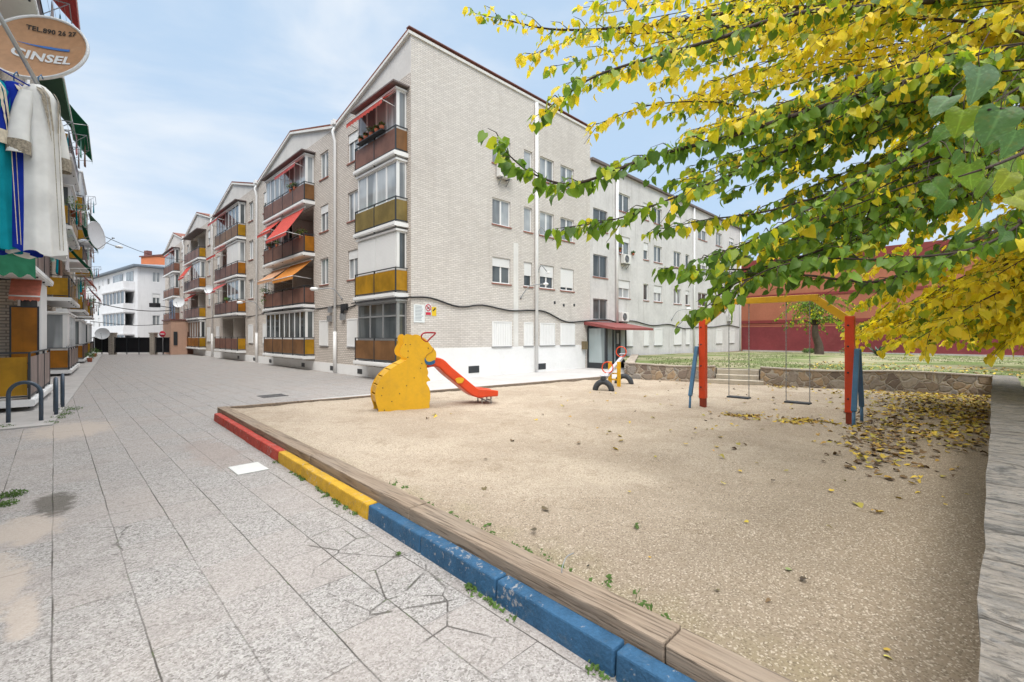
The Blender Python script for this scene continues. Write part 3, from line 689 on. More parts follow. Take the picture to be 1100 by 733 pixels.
# ------------------------------------------------------------------ kerb stones, sleepers
def kx(y): return 2.03 + 0.032 * y
GK = 'painted kerb stones along the sandpit'
kspec = []
for k in range(5): kspec.append((11.37 - 0.878 * (k + 1), 11.37 - 0.878 * k, 'red_paint', 'red', k, 5))
for k in range(3): kspec.append((6.98 - 0.937 * (k + 1), 6.98 - 0.937 * k, 'yellow_paint', 'yellow', k, 3))
for k in range(6): kspec.append((4.17 - 0.95 * (k + 1), 4.17 - 0.95 * k, 'blue_paint', 'blue', k, 6))
ordn = ['first', 'second', 'third', 'fourth', 'fifth', 'sixth']
for (y0, y1, mt, cn, k, nn_) in kspec:
    mb = MB(); g = 0.007; y0 += g; y1 -= g
    dx = ru(-.006, .006); zt = 0.15 + ru(-.006, .006)
    a, b = kx(y0) + dx, kx(y1) + dx
    mb.hexa([(a, y0, -.03), (a + .125, y0, -.03), (b + .125, y1, -.03), (b, y1, -.03), (a + .012, y0, zt), (a + .125, y0, zt), (b + .125, y1, zt), (b + .012, y1, zt)])
    mb.build('kerb_stone', M[mt], bevel=0.013, label='%s painted kerb stone, %s %s one from the far end' % (cn, ordn[k], cn), cat='kerb', group=GK)
ys = [11.72, 8.6, 6.1, 3.6, 1.1, -1.4]
for k in range(5):
    y1, y0 = ys[k] - .004, ys[k + 1] + .004
    mb = MB(); a, b = kx(y0) + .135 + ru(-.006, .006), kx(y1) + .135 + ru(-.006, .006); zt = 0.235 + ru(-.008, .008)
    mb.hexa([(a, y0, -.03), (a + .205, y0, -.03), (b + .205, y1, -.03), (b, y1, -.03), (a, y0, zt), (a + .205, y0, zt), (b + .205, y1, zt), (b, y1, zt)])
    mb.build('timber_sleeper', M['wood'], bevel=0.01, cat='timber edging', group='timber sleepers edging the sandpit',
             label='weathered timber sleeper between kerb and sand, %s from the far corner' % ordn[k])
# back edging: thin board
bp = [(2.60, 11.80), (7.7, 11.12), (15.45, 10.15)]
for (a, b), lb in zip(zip(bp[:-1], bp[1:]), ('behind the yellow slide', 'in front of the entrance')):
    mb = MB(); mb.bar((a[0], a[1], .1), (b[0], b[1], .1), 0.10, 0.22)
    mb.build('edging_board', M['wood'], label='thin grey timber edging along the back of the sandpit ' + lb, cat='timber edging')

# ------------------------------------------------------------------ small covers in the plaza
mb = MB(); c = G(268, 503.5); mb.box(c.x - .20, c.x + .17, c.y - .24, c.y + .24, 0.002, 0.012)
mb.build('utility_cover', M['cover'], label='pale rectangular utility cover set in the paving beside the red kerb', cat='cover', bevel=.003)
mb = MB(); c = G(293, 425.5)
mb.box(c.x - .35, c.x + .35, c.y - .3, c.y - .26, .0, .012); mb.box(c.x - .35, c.x + .35, c.y + .26, c.y + .3, .0, .012)
for i in range(9): mb.box(c.x - .35 + i * .08, c.x - .31 + i * .08, c.y - .258, c.y + .258, .0, .010)
mb.build('drain_grate', M['grate'], label='dark metal drain grate in the paving near the corner of the sandpit', cat='drain')

# ------------------------------------------------------------------ bicycle hoops
def hoop(p, q, h, label):
    mb = MB(); p = Vector((p[0], p[1], .0)); q = Vector((q[0], q[1], .0)); d = q - p; r = d.length / 2; c = (p + q) / 2; dn = d.normalized()
    pts = [p, p + Vector((0, 0, (h - r) * .5)), p + Vector((0, 0, h - r))]
    for i in range(1, 12):
        a = math.pi * (1 - i / 12)
        pts.append(c + dn * (r * math.cos(a)) + Vector((0, 0, h - r + r * math.sin(a))))
    pts += [q + Vector((0, 0, h - r)), q + Vector((0, 0, (h - r) * .5)), q]
    mb.tube(pts, .036, 12)
    mb.build('bike_hoop', M['hoop'], label=label, cat='bike rack', group='steel bicycle hoops by the left block')
hoop((-.66, 13.9), (-.19, 13.75), .84, 'dark steel bicycle hoop seen face on, nearest of the three')
hoop((.035, 14.55), (.02, 15.15), .82, 'dark steel bicycle hoop seen edge on, middle of the three')
hoop((.155, 16.0), (.15, 16.6), .82, 'dark steel bicycle hoop seen edge on, farthest of the three')

# ================================================================== BUILDING PIECES
def wall_holes(mb, fr, l0, l1, z0, z1, holes, n=0.0):
    ls = sorted(set([l0, l1] + [x for h in holes for x in h[:2]])); zs = sorted(set([z0, z1] + [x for h in holes for x in h[2:4]]))
    ls = [x for x in ls if l0 <= x <= l1]; zs = [z for z in zs if z0 <= z <= z1]
    flip = fr.a.cross(Vector((0, 0, 1))).dot(fr.n) < 0
    for a, b in zip(ls[:-1], ls[1:]):
        for c, d in zip(zs[:-1], zs[1:]):
            m, q = (a + b) / 2, (c + d) / 2
            if any(h[0] < m < h[1] and h[2] < q < h[3] for h in holes): continue
            pts = [fr.pt(a, n, c), fr.pt(b, n, c), fr.pt(b, n, d), fr.pt(a, n, d)]
            mb.poly(pts[::-1] if flip else pts)
    for h in holes:
        a, b, c, d = h[:4]; dp = h[4] if len(h) > 4 else .16
        mb.poly([fr.pt(a, n, c), fr.pt(a, n - dp, c), fr.pt(a, n - dp, d), fr.pt(a, n, d)])
        mb.poly([fr.pt(b, n, c), fr.pt(b, n, d), fr.pt(b, n - dp, d), fr.pt(b, n - dp, c)])
        mb.poly([fr.pt(a, n, d), fr.pt(a, n - dp, d), fr.pt(b, n - dp, d), fr.pt(b, n, d)])
        mb.poly([fr.pt(a, n, c), fr.pt(b, n, c), fr.pt(b, n - dp, c), fr.pt(a, n - dp, c)])

def win_frame(mb, fr, l0, l1, z0, z1, n0, n1, split=2, w=.05, transom=None, mid=None):
    mb.fb(fr, l0, l0 + w, n0, n1, z0, z1); mb.fb(fr, l1 - w, l1, n0, n1, z0, z1)
    mb.fb(fr, l0 + w, l1 - w, n0, n1, z0, z0 + w); mb.fb(fr, l0 + w, l1 - w, n0, n1, z1 - w, z1)
    for k in range(1, split):
        x = l0 + (l1 - l0) * k / split; m = mid or w * .8
        mb.fb(fr, x - m, x + m, n0 + .003, n1 - .003, z0 + w, z1 - w)
    if transom:
        mb.fb(fr, l0 + w, l1 - w, n0 + .006, n1 - .006, transom - w * .5, transom + w * .5)

def window(root, fr, l0, l1, z0, z1, split=2, pane='glass_curtain', frame='white', roller=0.0, sill='sill', depth=.12, label=None):
    mb = MB(); win_frame(mb, fr, l0 + .003, l1 - .003, z0 + .003, z1 - .003, -depth, -depth + .05, split, .055)
    o = mb.build('window', M[frame], root, label=label)
    m = MB(); m.fb(fr, l0 + .05, l1 - .05, -depth + .012, -depth + .022, z0 + .05, z1 - .05); m.build('pane', M[pane], o)
    if roller:
        zz = z1 - (z1 - z0) * roller
        m = MB(); m.fb(fr, l0 + .02, l1 - .02, -depth + .055, -depth + .075, zz, z1 - .01); m.build('roller_shutter', M['shutter'], o)
    if sill:
        m = MB(); m.fb(fr, l0 - .05, l1 + .05, -.10, .045, z0 - .055, z0 - .003); m.build('sill', M[sill], o)
    return o
def shuttered(root, fr, l0, l1, z0, z1, label=None):
    """ground-floor opening closed by white slatted security shutters"""
    mb = MB(); win_frame(mb, fr, l0 - .04, l1 + .04, z0 - .04, z1 + .04, .004, .05, 1, .05)
    o = mb.build('security_shutter', M['white'], root, label=label)
    m = MB(); nn_ = max(4, int((l1 - l0) / .11)); wd = (l1 - l0 - .02) / nn_
    for k in range(nn_): m.fb(fr, l0 + .01 + k * wd, l0 + .01 + (k + .88) * wd, .006, .034, z0 + .012, z1 - .012)
    m.fb(fr, l0 + .01, l1 - .01, .002, .0055, z0 + .012, z1 - .012)
    m.build('slats', M['white'], o)
    m = MB(); m.fb(fr, l0 - .06, l1 + .06, .002, .06, z0 - .085, z0 - .045); m.build('sill', M['grey_metal'], o)
    return o

def awning(parent, fr, l0, l1, ztop, n0, proj, drop, mat, valance=.24, arms=True):
    drop *= 1.2; proj *= .92
    mb = MB(); n = max(8, int((l1 - l0) / .13)); th = .012
    def sp(l, f, dz=0): return fr.pt(l, n0 + proj * f, ztop - drop * f + .03 * math.sin(f * 3.14) * -1 + dz)
    for i in range(n):
        a, b = l0 + (l1 - l0) * i / n, l0 + (l1 - l0) * (i + 1) / n
        for j in range(4):
            f, g = j / 4, (j + 1) / 4
            mb.hexa([sp(a, f, -th), sp(b, f, -th), sp(b, g, -th), sp(a, g, -th), sp(a, f), sp(b, f), sp(b, g), sp(a, g)])
        e0, e1 = sp(a, 1), sp(b, 1); m = (e0 + e1) / 2
        v = valance * (1 if i % 2 else .8)
        mb.poly([e0, e1, e1 - Vector((0, 0, valance * .75)), m - Vector((0, 0, v)), e0 - Vector((0, 0, valance * .75))])
    o = mb.build('awning', M[mat], parent)
    m = MB(); m.tube([sp(l0, 1, -.02), sp(l1, 1, -.02)], .02, 8); m.build('awning_bar', M['white'], parent)
    m = MB(); m.tube([fr.pt(l0 - .04, n0, ztop + .02), fr.pt(l1 + .04, n0, ztop + .02)], .035, 8); m.build('awning_roller', M['white'], parent)
    if arms:
        for l in (l0 + .05, l1 - .05):
            m = MB(); m.tube([fr.pt(l, n0 + .03, ztop - drop * 1.0 - .1), sp(l, .98, -.03)], .014, 6); m.build('awning_arm', M['white'], parent)
    return o

def balcony(root, fr, l0, l1, z, proj, front, side, kind, nseg=2, recess=1.2, win='glass_curtain', frame='white', mull=4, transom=False, H=2.45, label=None, awn=None, slabmat='white_paint', railtop=.98, fromto=None, awn_n0=None):
    """slab, railing with coloured panels, and optionally a glazed gallery ('enc'), rolled shutters ('roll') or an open loggia ('open')"""
    mb = MB()
    mb.fb(fr, l0 - .06, l1 + .06, 0.002, proj + .06, z - .16, z)
    mb.fb(fr, l0 - .02, l1 + .02, proj + .062, proj + .075, z - .12, z - .02)
    o = mb.build('balcony', M[slabmat], root, label=label)
    m = MB(); zt = z + railtop
    for k in range(nseg + 1):
        l = l0 + (l1 - l0) * k / nseg
        m.fb(fr, l - .022, l + .022, proj - .044, proj, z - .20, zt)
    for l in (l0, l1):
        m.fb(fr, l - .018, l + .018, .004, proj - .05, zt - .035, zt); m.fb(fr, l - .018, l + .018, .004, proj - .05, z + .06, z + .09)
    m.fb(fr, l0 + .023, l1 - .023, proj - .04, proj - .004, zt - .038, zt - .003); m.fb(fr, l0 + .023, l1 - .023, proj - .038, proj - .006, z + .055, z + .09)
    m.build('railing', M['dark_metal'], o)
    for k in range(nseg):
        a, b = l0 + (l1 - l0) * k / nseg, l0 + (l1 - l0) * (k + 1) / nseg
        m = MB(); m.fb(fr, a + .03, b - .03, proj - .03, proj - .012, z + .10, zt - .12); m.build('railing_panel', M[front], o)
    for l in (l0, l1):
        m = MB(); m.fb(fr, l - .008, l + .008, .03, proj - .055, z + .10, zt - .12); m.build('side_panel', M[side], o)
    if kind in ('enc', 'roll', 'half'):
        p = proj - .11; a, b = (l0 + .06, l1 - .06)
        if fromto: a, b = fromto
        zb = z + .02
        m = MB(); tr = (z + H - .55) if transom else None
        # low apron, frames front and both ends
        m.fb(fr, a, b, p - .04, p - .002, zb, z + .88)
        win_frame(m, fr, a, b, z + .883, z + H, p - .05, p, mull, .06, tr)
        fs_ = Frame(fr.pt(a, 0, 0), fr.n, -fr.a); fe = Frame(fr.pt(b, 0, 0), fr.n, fr.a)
        for f_ in (fs_, fe):
            win_frame(m, f_, .02, p - .055, z + .883, z + H, -.05, 0, 1, .06, tr)
            m.fb(f_, .02, p - .055, -.04, -.002, zb, z + .88)
        m.fb(fr, a - .06, b + .06, .01, p + .08, z + H + .003, z + H + .08)
        e = m.build('gallery_frame', M[frame], o)
        m = MB(); m.fb(fr, a + .07, b - .07, p - .032, p - .022, z + .95, z + H - .065)
        for f_ in (fs_, fe): m.fb(f_, .085, p - .12, -.032, -.022, z + .95, z + H - .065)
        m.build('gallery_pane', M[win], o)
        if kind == 'roll':
            m = MB(); m.fb(fr, a + .065, (a + b) / 2 - .03, p + .002, p + .02, z + .9, z + H - .05); m.fb(fr, (a + b) / 2 + .03, b - .065, p + .002, p + .02, z + .9, z + H - .05)
            m.build('roller_shutter', M['shutter'], o)
    if awn:
        for (a, b, pr, dr, mt) in awn: awning(o, fr, a, b, z + H - .02, (proj - .12 if kind != 'open' else .1) if awn_n0 is None else awn_n0, pr, dr, mt)
    return o

def tuft(mb, c, r, n, size=.05, flat=.7):
    for _ in range(n):
        d = Vector((random.gauss(0, 1), random.gauss(0, 1), random.gauss(0, .8))).normalized() * (r * rnd() ** .5)
        d.z *= flat
        p = Vector(c) + d; a = Vector((random.gauss(0, 1), random.gauss(0, 1), random.gauss(0, 1))).normalized(); b = a.orthogonal().normalized()
        s = size * ru(.6, 1.3)
        mb.add([p - a * s, p + b * s * .5, p + a * s, p - b * s * .5], [(0, 1, 2, 3)])
def potted(p, label, w=.22, h=.2, fol=.22, mat='flower_mix', flower=False, pot='terracotta_pot', group=None, droop=0):
    root = thing('potted_plant', label, 'plant', p, 0, group)
    m = MB(); m.lathe((0, 0, 0), (0, 0, 1), [(w * .01, 0), (w * .36, 0), (w * .5, h), (w * .42, h), (w * .40, h * .85), (.001, h * .85)], 14); m.build('pot', M[pot], root, world=False)
    m = MB(); tuft(m, (0, 0, h + fol * .5), fol, 130, .05)
    if droop: tuft(m, (0, 0, h - droop * .4), fol * .9, 110, .05, 1.3)
    f = m.build('foliage', M[mat], root, world=False)
    if flower:
        m = MB(); tuft(m, (0, 0, h + fol * .65), fol, 40, .035); m.build('flowers', M['flower_red'], root, world=False)
    return root

def ac_unit(fr, l, n, z, label, w=.8, h=.56, d=.3):
    root = thing('air_conditioner', label, 'air conditioner', fr.pt(l, n, z), 0, 'air conditioner units on the facades')
    m = MB(); m.fb(fr, l - w / 2, l + w / 2, n + .05, n + d, z, z + h); m.build('casing', M['offwhite'], root, bevel=.015)
    m = MB(); c = fr.pt(l - w * .12, n + d + .002, z + h / 2)
    for r in (.06, .12, .18, .23):
        m.tube([c + fr.a * (r * math.cos(a)) + Vector((0, 0, r * math.sin(a))) for a in [2 * math.pi * k / 20 for k in range(21)]], .008, 5, cap=False)
    for k in range(8):
        a = k * math.pi / 4; m.bar(c, c + fr.a * (.23 * math.cos(a)) + Vector((0, 0, .23 * math.sin(a))), .01, .01)
    m.build('fan_grille', M['grey_metal'], root)
    m = MB(); cc = c - fr.n * .001
    m.add([cc] + [cc + fr.a * (.225 * math.cos(2 * math.pi * k / 24)) + Vector((0, 0, .225 * math.sin(2 * math.pi * k / 24))) for k in range(24)], [(0, 1 + k, 1 + (k + 1) % 24) for k in range(24)])
    m.build('fan', M['dark_metal'], root)
    m = MB()
    for s_ in (-.3, .3): m.bar(fr.pt(l + s_ * w, n + .002, z - .03), fr.pt(l + s_ * w, n + d, z - .03), .04, .05); m.bar(fr.pt(l + s_ * w, n + .02, z - .3), fr.pt(l + s_ * w, n + d * .9, z - .04), .03, .03)
    m.build('bracket', M['grey_metal'], root)
    return root

# ================================================================== RIGHT BLOCK (pale brick, sawtooth of gables)
X0, Y0 = 9.7, 15.2
FS = Frame((X0, Y0, 0), (0, 1, 0), (-1, 0, 0))         # street facade: l runs away from the corner
FW = Frame((0, Y0, 0), (1, 0, 0), (0, -1, 0))          # side facade: l = world X
ZK = [0.75, 3.45, 6.15, 8.85]
VAL, PK = 11.95, 13.48
block = thing('apartment_building', 'long pale brick apartment block with a row of gables and stacked balconies', 'building', (X0, Y0, 0))
LEN = 55.0
bays = [(0.22, 3.5), (9.2, 15.6), (21.4, 27.8), (33.6, 40.0), (45.8, 52.2)]
holes = []
for b, (a, c) in enumerate(bays):
    for k in range(4): holes.append((a + .12, c - .12, ZK[k] + .004, ZK[k] + 2.4, 1.25))
swin = []
for l0_ in (4.35, 7.5, 16.55, 19.7, 28.75, 31.9, 40.95, 44.1):
    for k in range(4):
        lo = l0_
        if k == 0: continue
        swin.append((lo, lo + 1.0, ZK[k] + .95, ZK[k] + 2.3))
        holes.append((lo, lo + 1.0, ZK[k] + .95, ZK[k] + 2.3, .16))
mb = MB(); wall_holes(mb, FS, 0, LEN, 0, VAL, holes)
mb.build('street_wall', M['brick_warm'], block)
for a, p, c in ((0, 0, 6.5), (6.5, 12.4, 18.6), (18.6, 24.6, 30.8), (30.8, 36.8, 43.0), (43.0, 49.0, 55.0)):
    mb = MB(); mb.poly([FS.pt(a, 0, VAL), FS.pt(a, 0, PK) if a == p else FS.pt(p, 0, PK), FS.pt(c, 0, VAL)])
    mb.build('gable', M['gable'], block)
# recess linings
for b, (a, c) in enumerate(bays):
    for k in range(4):
        mb = MB(); z = ZK[k]; mb.poly([FS.pt(a + .12, -1.25, z), FS.pt(c - .12, -1.25, z), FS.pt(c - .12, -1.25, z + 2.4), FS.pt(a + .12, -1.25, z + 2.4)])
        if c - a > 5: mb.fb(FS, (a + c) / 2 - .06, (a + c) / 2 + .06, -1.245, -.01, z + .005, z + 2.395)
        mb.build('recess_wall', M['soffit'], block)
# doors at the back of open loggias
for b, k in ((1, 1), (1, 2), (2, 0), (2, 1), (2, 2), (3, 3), (3, 1), (4, 1), (4, 2)):
    a, c = bays[b]; z = ZK[k]
    for q in (a + .5, (a + c) / 2 + .4):
        m = MB(); win_frame(m, FS, q, q + 1.5, z + .02, z + 2.1, -1.24, -1.19, 2, .06); o = m.build('balcony_door', M['white'], block)
        m = MB(); m.fb(FS, q + .05, q + 1.45, -1.225, -1.21, z + .07, z + 2.05); m.build('pane', M['glass_mid'], o)
m = MB(); m.fb(FS, 23.2, 24.3, -.9, -.86, ZK[0] + .02, ZK[0] + 1.9); m.build('loggia_screen', M['amber'], block)
# windows of the street facade
for i, (a, b, z0, z1) in enumerate(swin):
    window(block, FS, a, b, z0, z1, 2, random.choice(['glass_curtain', 'glass_mid', 'glass_mid', 'glass']), roller=random.choice([0, 0, .3, .5]))
for l0_ in (4.35, 7.5, 16.55, 19.7, 28.75, 31.9, 40.95):
    shuttered(block, FS, l0_ + .02, l0_ + .95, 1.35, 2.55)
# plinth
mb = MB()
mb.fb(FS, 0.0, LEN, .002, .014, 0.0, .46)
mb.build('plinth', M['white_paint'], block)
for l in (3.9, 6.8, 10.5, 15.9, 19.2, 23):
    mb = MB(); mb.fb(FS, l, l + .45, .016, .022, .1, .32)
    mb.build('vent_grille', M['dark_metal'], block)

bspec = {
 (0, 0): dict(front='rust_panel', side='amber', kind='enc', win='glass', mull=3, transom=True, frame='galv'),
 (0, 1): dict(front='amber', side='amber', kind='roll', win='glass', mull=2),
 (0, 2): dict(front='olive_panel', side='olive_panel', kind='enc', win='glass_curtain', mull=4),
 (0, 3): dict(front='brown_panel', side='rust_panel', kind='enc', win='glass_curtain', mull=4, awn=[(.35, 3.3, .65, .42, 'awn_red')]),
 (1, 0): dict(front='rust_panel', side='amber', kind='enc', win='glass', mull=8),
 (1, 1): dict(front='brown_panel', side='brown_panel', kind='open', awn=[(9.3, 12.4, 1.05, .75, 'awn_orange'), (12.6, 15.4, .95, .6, 'awn_peach')]),
 (1, 2): dict(front='brown_panel', side='orange_panel', kind='half', win='glass_mid', mull=3, awn=[(9.4, 12.6, 1.0, 1.15, 'awn_red'), (13.0, 15.4, .6, .5, 'awn_red')], fromto=(12.8, 15.5)),
 (1, 3): dict(front='brown_panel', side='rust_panel', kind='enc', win='glass_curtain', mull=8, awn=[(9.5, 12.6, .5, .35, 'awn_pink')]),
 (2, 0): dict(front='brown_panel', side='amber', kind='open'),
 (2, 1): dict(front='brown_panel', side='orange_panel', kind='half', win='glass_mid', mull=3, fromto=(21.5, 24.5), awn=[(24.7, 27.6, .8, .45, 'awn_pink')]),
 (2, 2): dict(front='brown_panel', side='orange_panel', kind='roll', win='glass_curtain', mull=4, fromto=(21.5, 24.6), awn=[(24.7, 27.6, .8, .45, 'awn_red')]),
 (2, 3): dict(front='rust_panel', side='amber', kind='enc', win='glass_mid', mull=7, awn=[(24.7, 27.6, .7, .45, 'awn_pink')]),
 (3, 0): dict(front='orange_panel', side='amber', kind='enc', win='glass', mull=6),
 (3, 1): dict(front='brown_panel', side='amber', kind='open', awn=[(36.9, 39.8, .7, .4, 'awn_red')]),
 (3, 2): dict(front='brown_panel', side='orange_panel', kind='half', win='glass_curtain', mull=3, fromto=(33.7, 36.6), awn=[(37, 39.8, .7, .9, 'awn_red')]),
 (3, 3): dict(front='brown_panel', side='amber', kind='open'),
 (4, 0): dict(front='brown_panel', side='amber', kind='enc', win='glass', mull=6),
 (4, 1): dict(front='brown_panel', side='brown_panel', kind='open'),
 (4, 2): dict(front='brown_panel', side='brown_panel', kind='half', win='glass_mid', mull=3, fromto=(46, 48.8)),
 (4, 3): dict(front='brown_panel', side='brown_panel', kind='enc', win='glass_mid', mull=6, awn=[(46, 48.8, .6, .4, 'awn_red')]),
}
for (b, k), kw in bspec.items():
    a, c = bays[b]
    balcony(block, FS, a, c, ZK[k], .55, nseg=2 if b == 0 else 4, H=2.38, slabmat='white_paint', **kw)
# little roof hoods over the top balconies
for a, c in bays:
    mb = MB(); mb.fb(FS, a - .15, c + .15, .004, .72, ZK[3] + 2.52, ZK[3] + 2.58)
    mb.build('balcony_hood', M['wing_roof'], block)
# side facade
sw = [(13.95, 15.1), (16.02, 16.6), (17.17, 18.26), (18.8, 19.95)]
zs_ = [(4.2, 5.38), (6.86, 8.06), (9.62, 10.82)]
hs = []
for (a, b) in sw:
    for z0, z1 in zs_: hs.append((a, b, z0, z1, .16))
stair = [(21.75, 2.74, 3.95), (21.75, 5.2, 6.5), (21.75, 7.9, 9.15)]
mb = MB(); wall_holes(mb, FW, X0, 21.46, 0, PK, hs)
mb.build('side_wall', M['brick'], block)
mb = MB(); mb.poly([FW.pt(21.46, 0, 0), FW.pt(21.46, -12, 0), FW.pt(21.46, -12, VAL), FW.pt(21.46, -6.5, VAL), FW.pt(21.46, 0, PK)])
mb.poly([(21.46, 27.2, 0), (21.46, 70.2, 0), (21.46, 70.2, VAL), (21.46, 27.2, VAL)]); mb.poly([(X0, 70.2, 0), (21.46, 70.2, 0), (21.46, 70.2, VAL), (X0, 70.2, VAL)])
mb.build('back_wall', M['stucco'], block)
for i, (a, b) in enumerate(sw):
    for j, (z0, z1) in enumerate(zs_):
        window(block, FW, a, b, z0, z1, 1 if b - a < .8 else 2, 'glass_curtain' if j else 'glass', roller=([.35, .55, .5, .85][i] if j == 0 else 0))
    shuttered(block, FW, a, b, 1.36, 2.42)
mb = MB(); mb.fb(FW, X0 - .014, 20.95, .002, .014, 0, 1.30); mb.build('side_plinth', M['white_paint'], block)
for l, z, w_, n_ in ((12.55, .2, .6, .016), (17.0, .12, .6, .016), (19.0, 3.35, .14, .002), (18.25, 3.45, .14, .002), (19.9, 3.4, .14, .002)):
    mb = MB(); mb.fb(FW, l, l + w_, n_, n_ + .01, z, z + min(.3, w_ * 1.0))
    mb.build('wall_vent', M['dark_metal'], block)
mb = MB(); mb.fb(FW, 15.30, 15.62, .002, .006, 1.32, 6.2); mb.build('plaster_strip', M['offwhite'], block)
# roofs
mb = MB(); tops = [(0, PK), (6.5, VAL), (12.4, PK), (18.6, VAL), (24.6, PK), (30.8, VAL), (36.8, PK), (43.0, VAL), (49.0, PK), (55.2, VAL)]
for (a, za), (b, zb) in zip(tops[:-1], tops[1:]):
    mb.hexa([FS.pt(a, .12, za + .015), FS.pt(b, .12, zb + .015), FS.pt(b, -11.76, zb + .015), FS.pt(a, -11.76, za + .015),
             FS.pt(a, .12, za + .11), FS.pt(b, .12, zb + .11), FS.pt(b, -11.76, zb + .11), FS.pt(a, -11.76, za + .11)])
mb.build('roof', M['roof'], block)
mb = MB()
for (a, za), (b, zb) in zip(tops[:-1], tops[1:]):
    mb.hexa([FS.pt(a, .125, za - .1), FS.pt(b, .125, zb - .1), FS.pt(b, .004, zb - .1), FS.pt(a, .004, za - .1),
             FS.pt(a, .125, za + .013), FS.pt(b, .125, zb + .013), FS.pt(b, .004, zb + .013), FS.pt(a, .004, za + .013)])
mb.build('verge', M['offwhite'], block)
mb = MB(); mb.fb(FW, X0 - .14, 21.5, -.1, .10, PK + .112, PK + .15); mb.build('ridge_coping', M['coping'], block)
mb = MB(); mb.fb(FW, X0 - .14, 21.5, .004, .06, PK - .10, PK + .012); mb.build('eaves_board', M['offwhite'], block)
# rain pipes
for l, zt in ((6.5, 12.0), (18.6, 12.0), (30.8, 12.0), (43.0, 12.0)):
    m = MB(); m.tube([FS.pt(l, .05, zt), FS.pt(l, .22, zt - .35), FS.pt(l, .1, zt - .8), FS.pt(l, .1, .05)], .065, 10); m.tube([FS.pt(l, .1, .03), FS.pt(l, .1, 2.0)], .085, 10)
    m.fb(FS, l - .15, l + .15, .01, .25, zt - .02, zt + .2)
    m.build('rain_pipe', M['white'], block)
for X_, zt in ((16.82, PK - .2), (24.1, 11.5)):
    m = MB(); m.tube([FW.pt(X_, .10, zt), FW.pt(X_, .10, .1 if X_ < 20 else 2.6)], .085, 10)
    m.build('rain_pipe', M['white'], block)

# ------------------------------------------------------------------ grey wing with entrance
wing = thing('apartment_wing', 'lower grey stucco wing of the apartment block running back to the maroon wall', 'building', (30, Y0, 0))
gw = [(24.3, 25.75), (27.45, 28.1), (28.85, 30.0), (31.8, 33.0), (33.75, 34.4), (36.0, 37.7), (39.6, 40.9), (42.6, 43.8)]
gz = [(4.15, 5.25), (6.85, 7.98), (9.5, 10.6)]
hs = [(a, b, z0, z1, .16) for a, b in gw for z0, z1 in gz] + [(a, a + 1.45, z0, z1, .16) for a, z0, z1 in stair]
WT = 11.75
mb = MB(); wall_holes(mb, FW, 21.463, 45.4, 0, WT, hs); mb.poly([(45.4, Y0, 0), (45.4, Y0 + 12, 0), (45.4, Y0 + 12, WT), (45.4, Y0, WT)])
mb.build('wall', M['stucco'], wing)
mb = MB(); mb.box(21.47, 45.6, Y0 - .18, Y0 + 12, WT + .004, WT + .14); mb.build('roof', M['wing_roof'], wing)
for a, b in gw:
    for j, (z0, z1) in enumerate(gz):
        window(wing, FW, a, b, z0, z1, 1 if b - a < .8 else 2, random.choice(['glass_mid', 'glass_curtain', 'glass']), roller=random.choice([0, .3, .45, 0]))
for a, b in gw[1:]: shuttered(wing, FW, a + .05, b - .05, 1.2, 2.28)
shuttered(wing, FW, 25.35, 26.0, 1.2, 2.28)
for a, z0, z1 in stair: window(wing, FW, a, a + 1.45, z0, z1, 2, 'glass', frame='galv')
for X_ in (35.1, 45.2):
    m = MB(); m.tube([FW.pt(X_, .08, WT), FW.pt(X_, .08, .1)], .075, 10); m.build('rain_pipe', M['white'], wing)
mb = MB(); mb.fb(FW, 25.6, 45.3, .002, .05, .0, .42); mb.build('plinth', pm('red_grey_plinth', (0.30, 0.20, 0.18), .8, .15, 2), wing)
# glazed porch
EX0, EX1, EY = 21.15, 23.25, 13.95
FE = Frame((EX0, Y0, 0), (0, -1, 0), (-1, 0, 0)); FF = Frame((0, EY, 0), (1, 0, 0), (0, -1, 0)); FR = Frame((EX1, Y0, 0), (0, -1, 0), (1, 0, 0))
mb = MB(); win_frame(mb, FE, 0.02, Y0 - EY, .01, 2.3, -.08, 0, 1, .09); mb.fb(FE, .11, Y0 - EY - .09, -.07, -.01, .10, .32)
win_frame(mb, FF, EX0 + .082, EX1, .01, 2.3, -.08, 0, 3, .09, None, .06); mb.fb(FF, EX0 + .18, EX1 - .09, -.074, -.006, .10, .32)
win_frame(mb, FR, 0.02, Y0 - EY - .085, .01, 2.3, -.08, 0, 1, .09)
mb.fb(FF, 22.15, 22.45, -.06, .006, .32, 2.2)
po = mb.build('porch', M['dark_metal'], wing)
m = MB(); m.fb(FE, .10, Y0 - EY - .08, -.05, -.035, .3, 2.22); m.fb(FF, EX0 + .17, EX1 - .08, -.05, -.035, .3, 2.22); m.fb(FR, .10, Y0 - EY - .16, -.05, -.035, .1, 2.22); m.build('porch_glass', M['glass_frost'], po)
m = MB(); m.fb(FF, 22.19, 22.42, .008, .02, 1.35, 1.95); m.build('intercom', M['grey_metal'], po)
mb = MB(); hx = [(20.85, 15.18), (20.85, 13.15), (25.3, 13.15), (25.3, 15.18)]
mb.hexa([(20.85, 15.18, 2.42), (20.85, 13.15, 2.12), (24.9, 13.15, 2.12), (24.9, 15.18, 2.42), (20.85, 15.18, 2.60), (20.85, 13.15, 2.24), (24.9, 13.15, 2.24), (24.9, 15.18, 2.60)])
mb.build('porch_canopy', M['coping'] if False else pm('dark_red_canopy', (0.25, 0.07, 0.065), .6, .12, 3), wing)
m = MB(); m.box(20.62, 20.95, 15.0, 15.18, 1.05, 1.5); m.build('mailbox', pm('brown_box', (0.18, 0.14, 0.08), .6), label='small brown metal box on the wall beside the glazed entrance', cat='box')

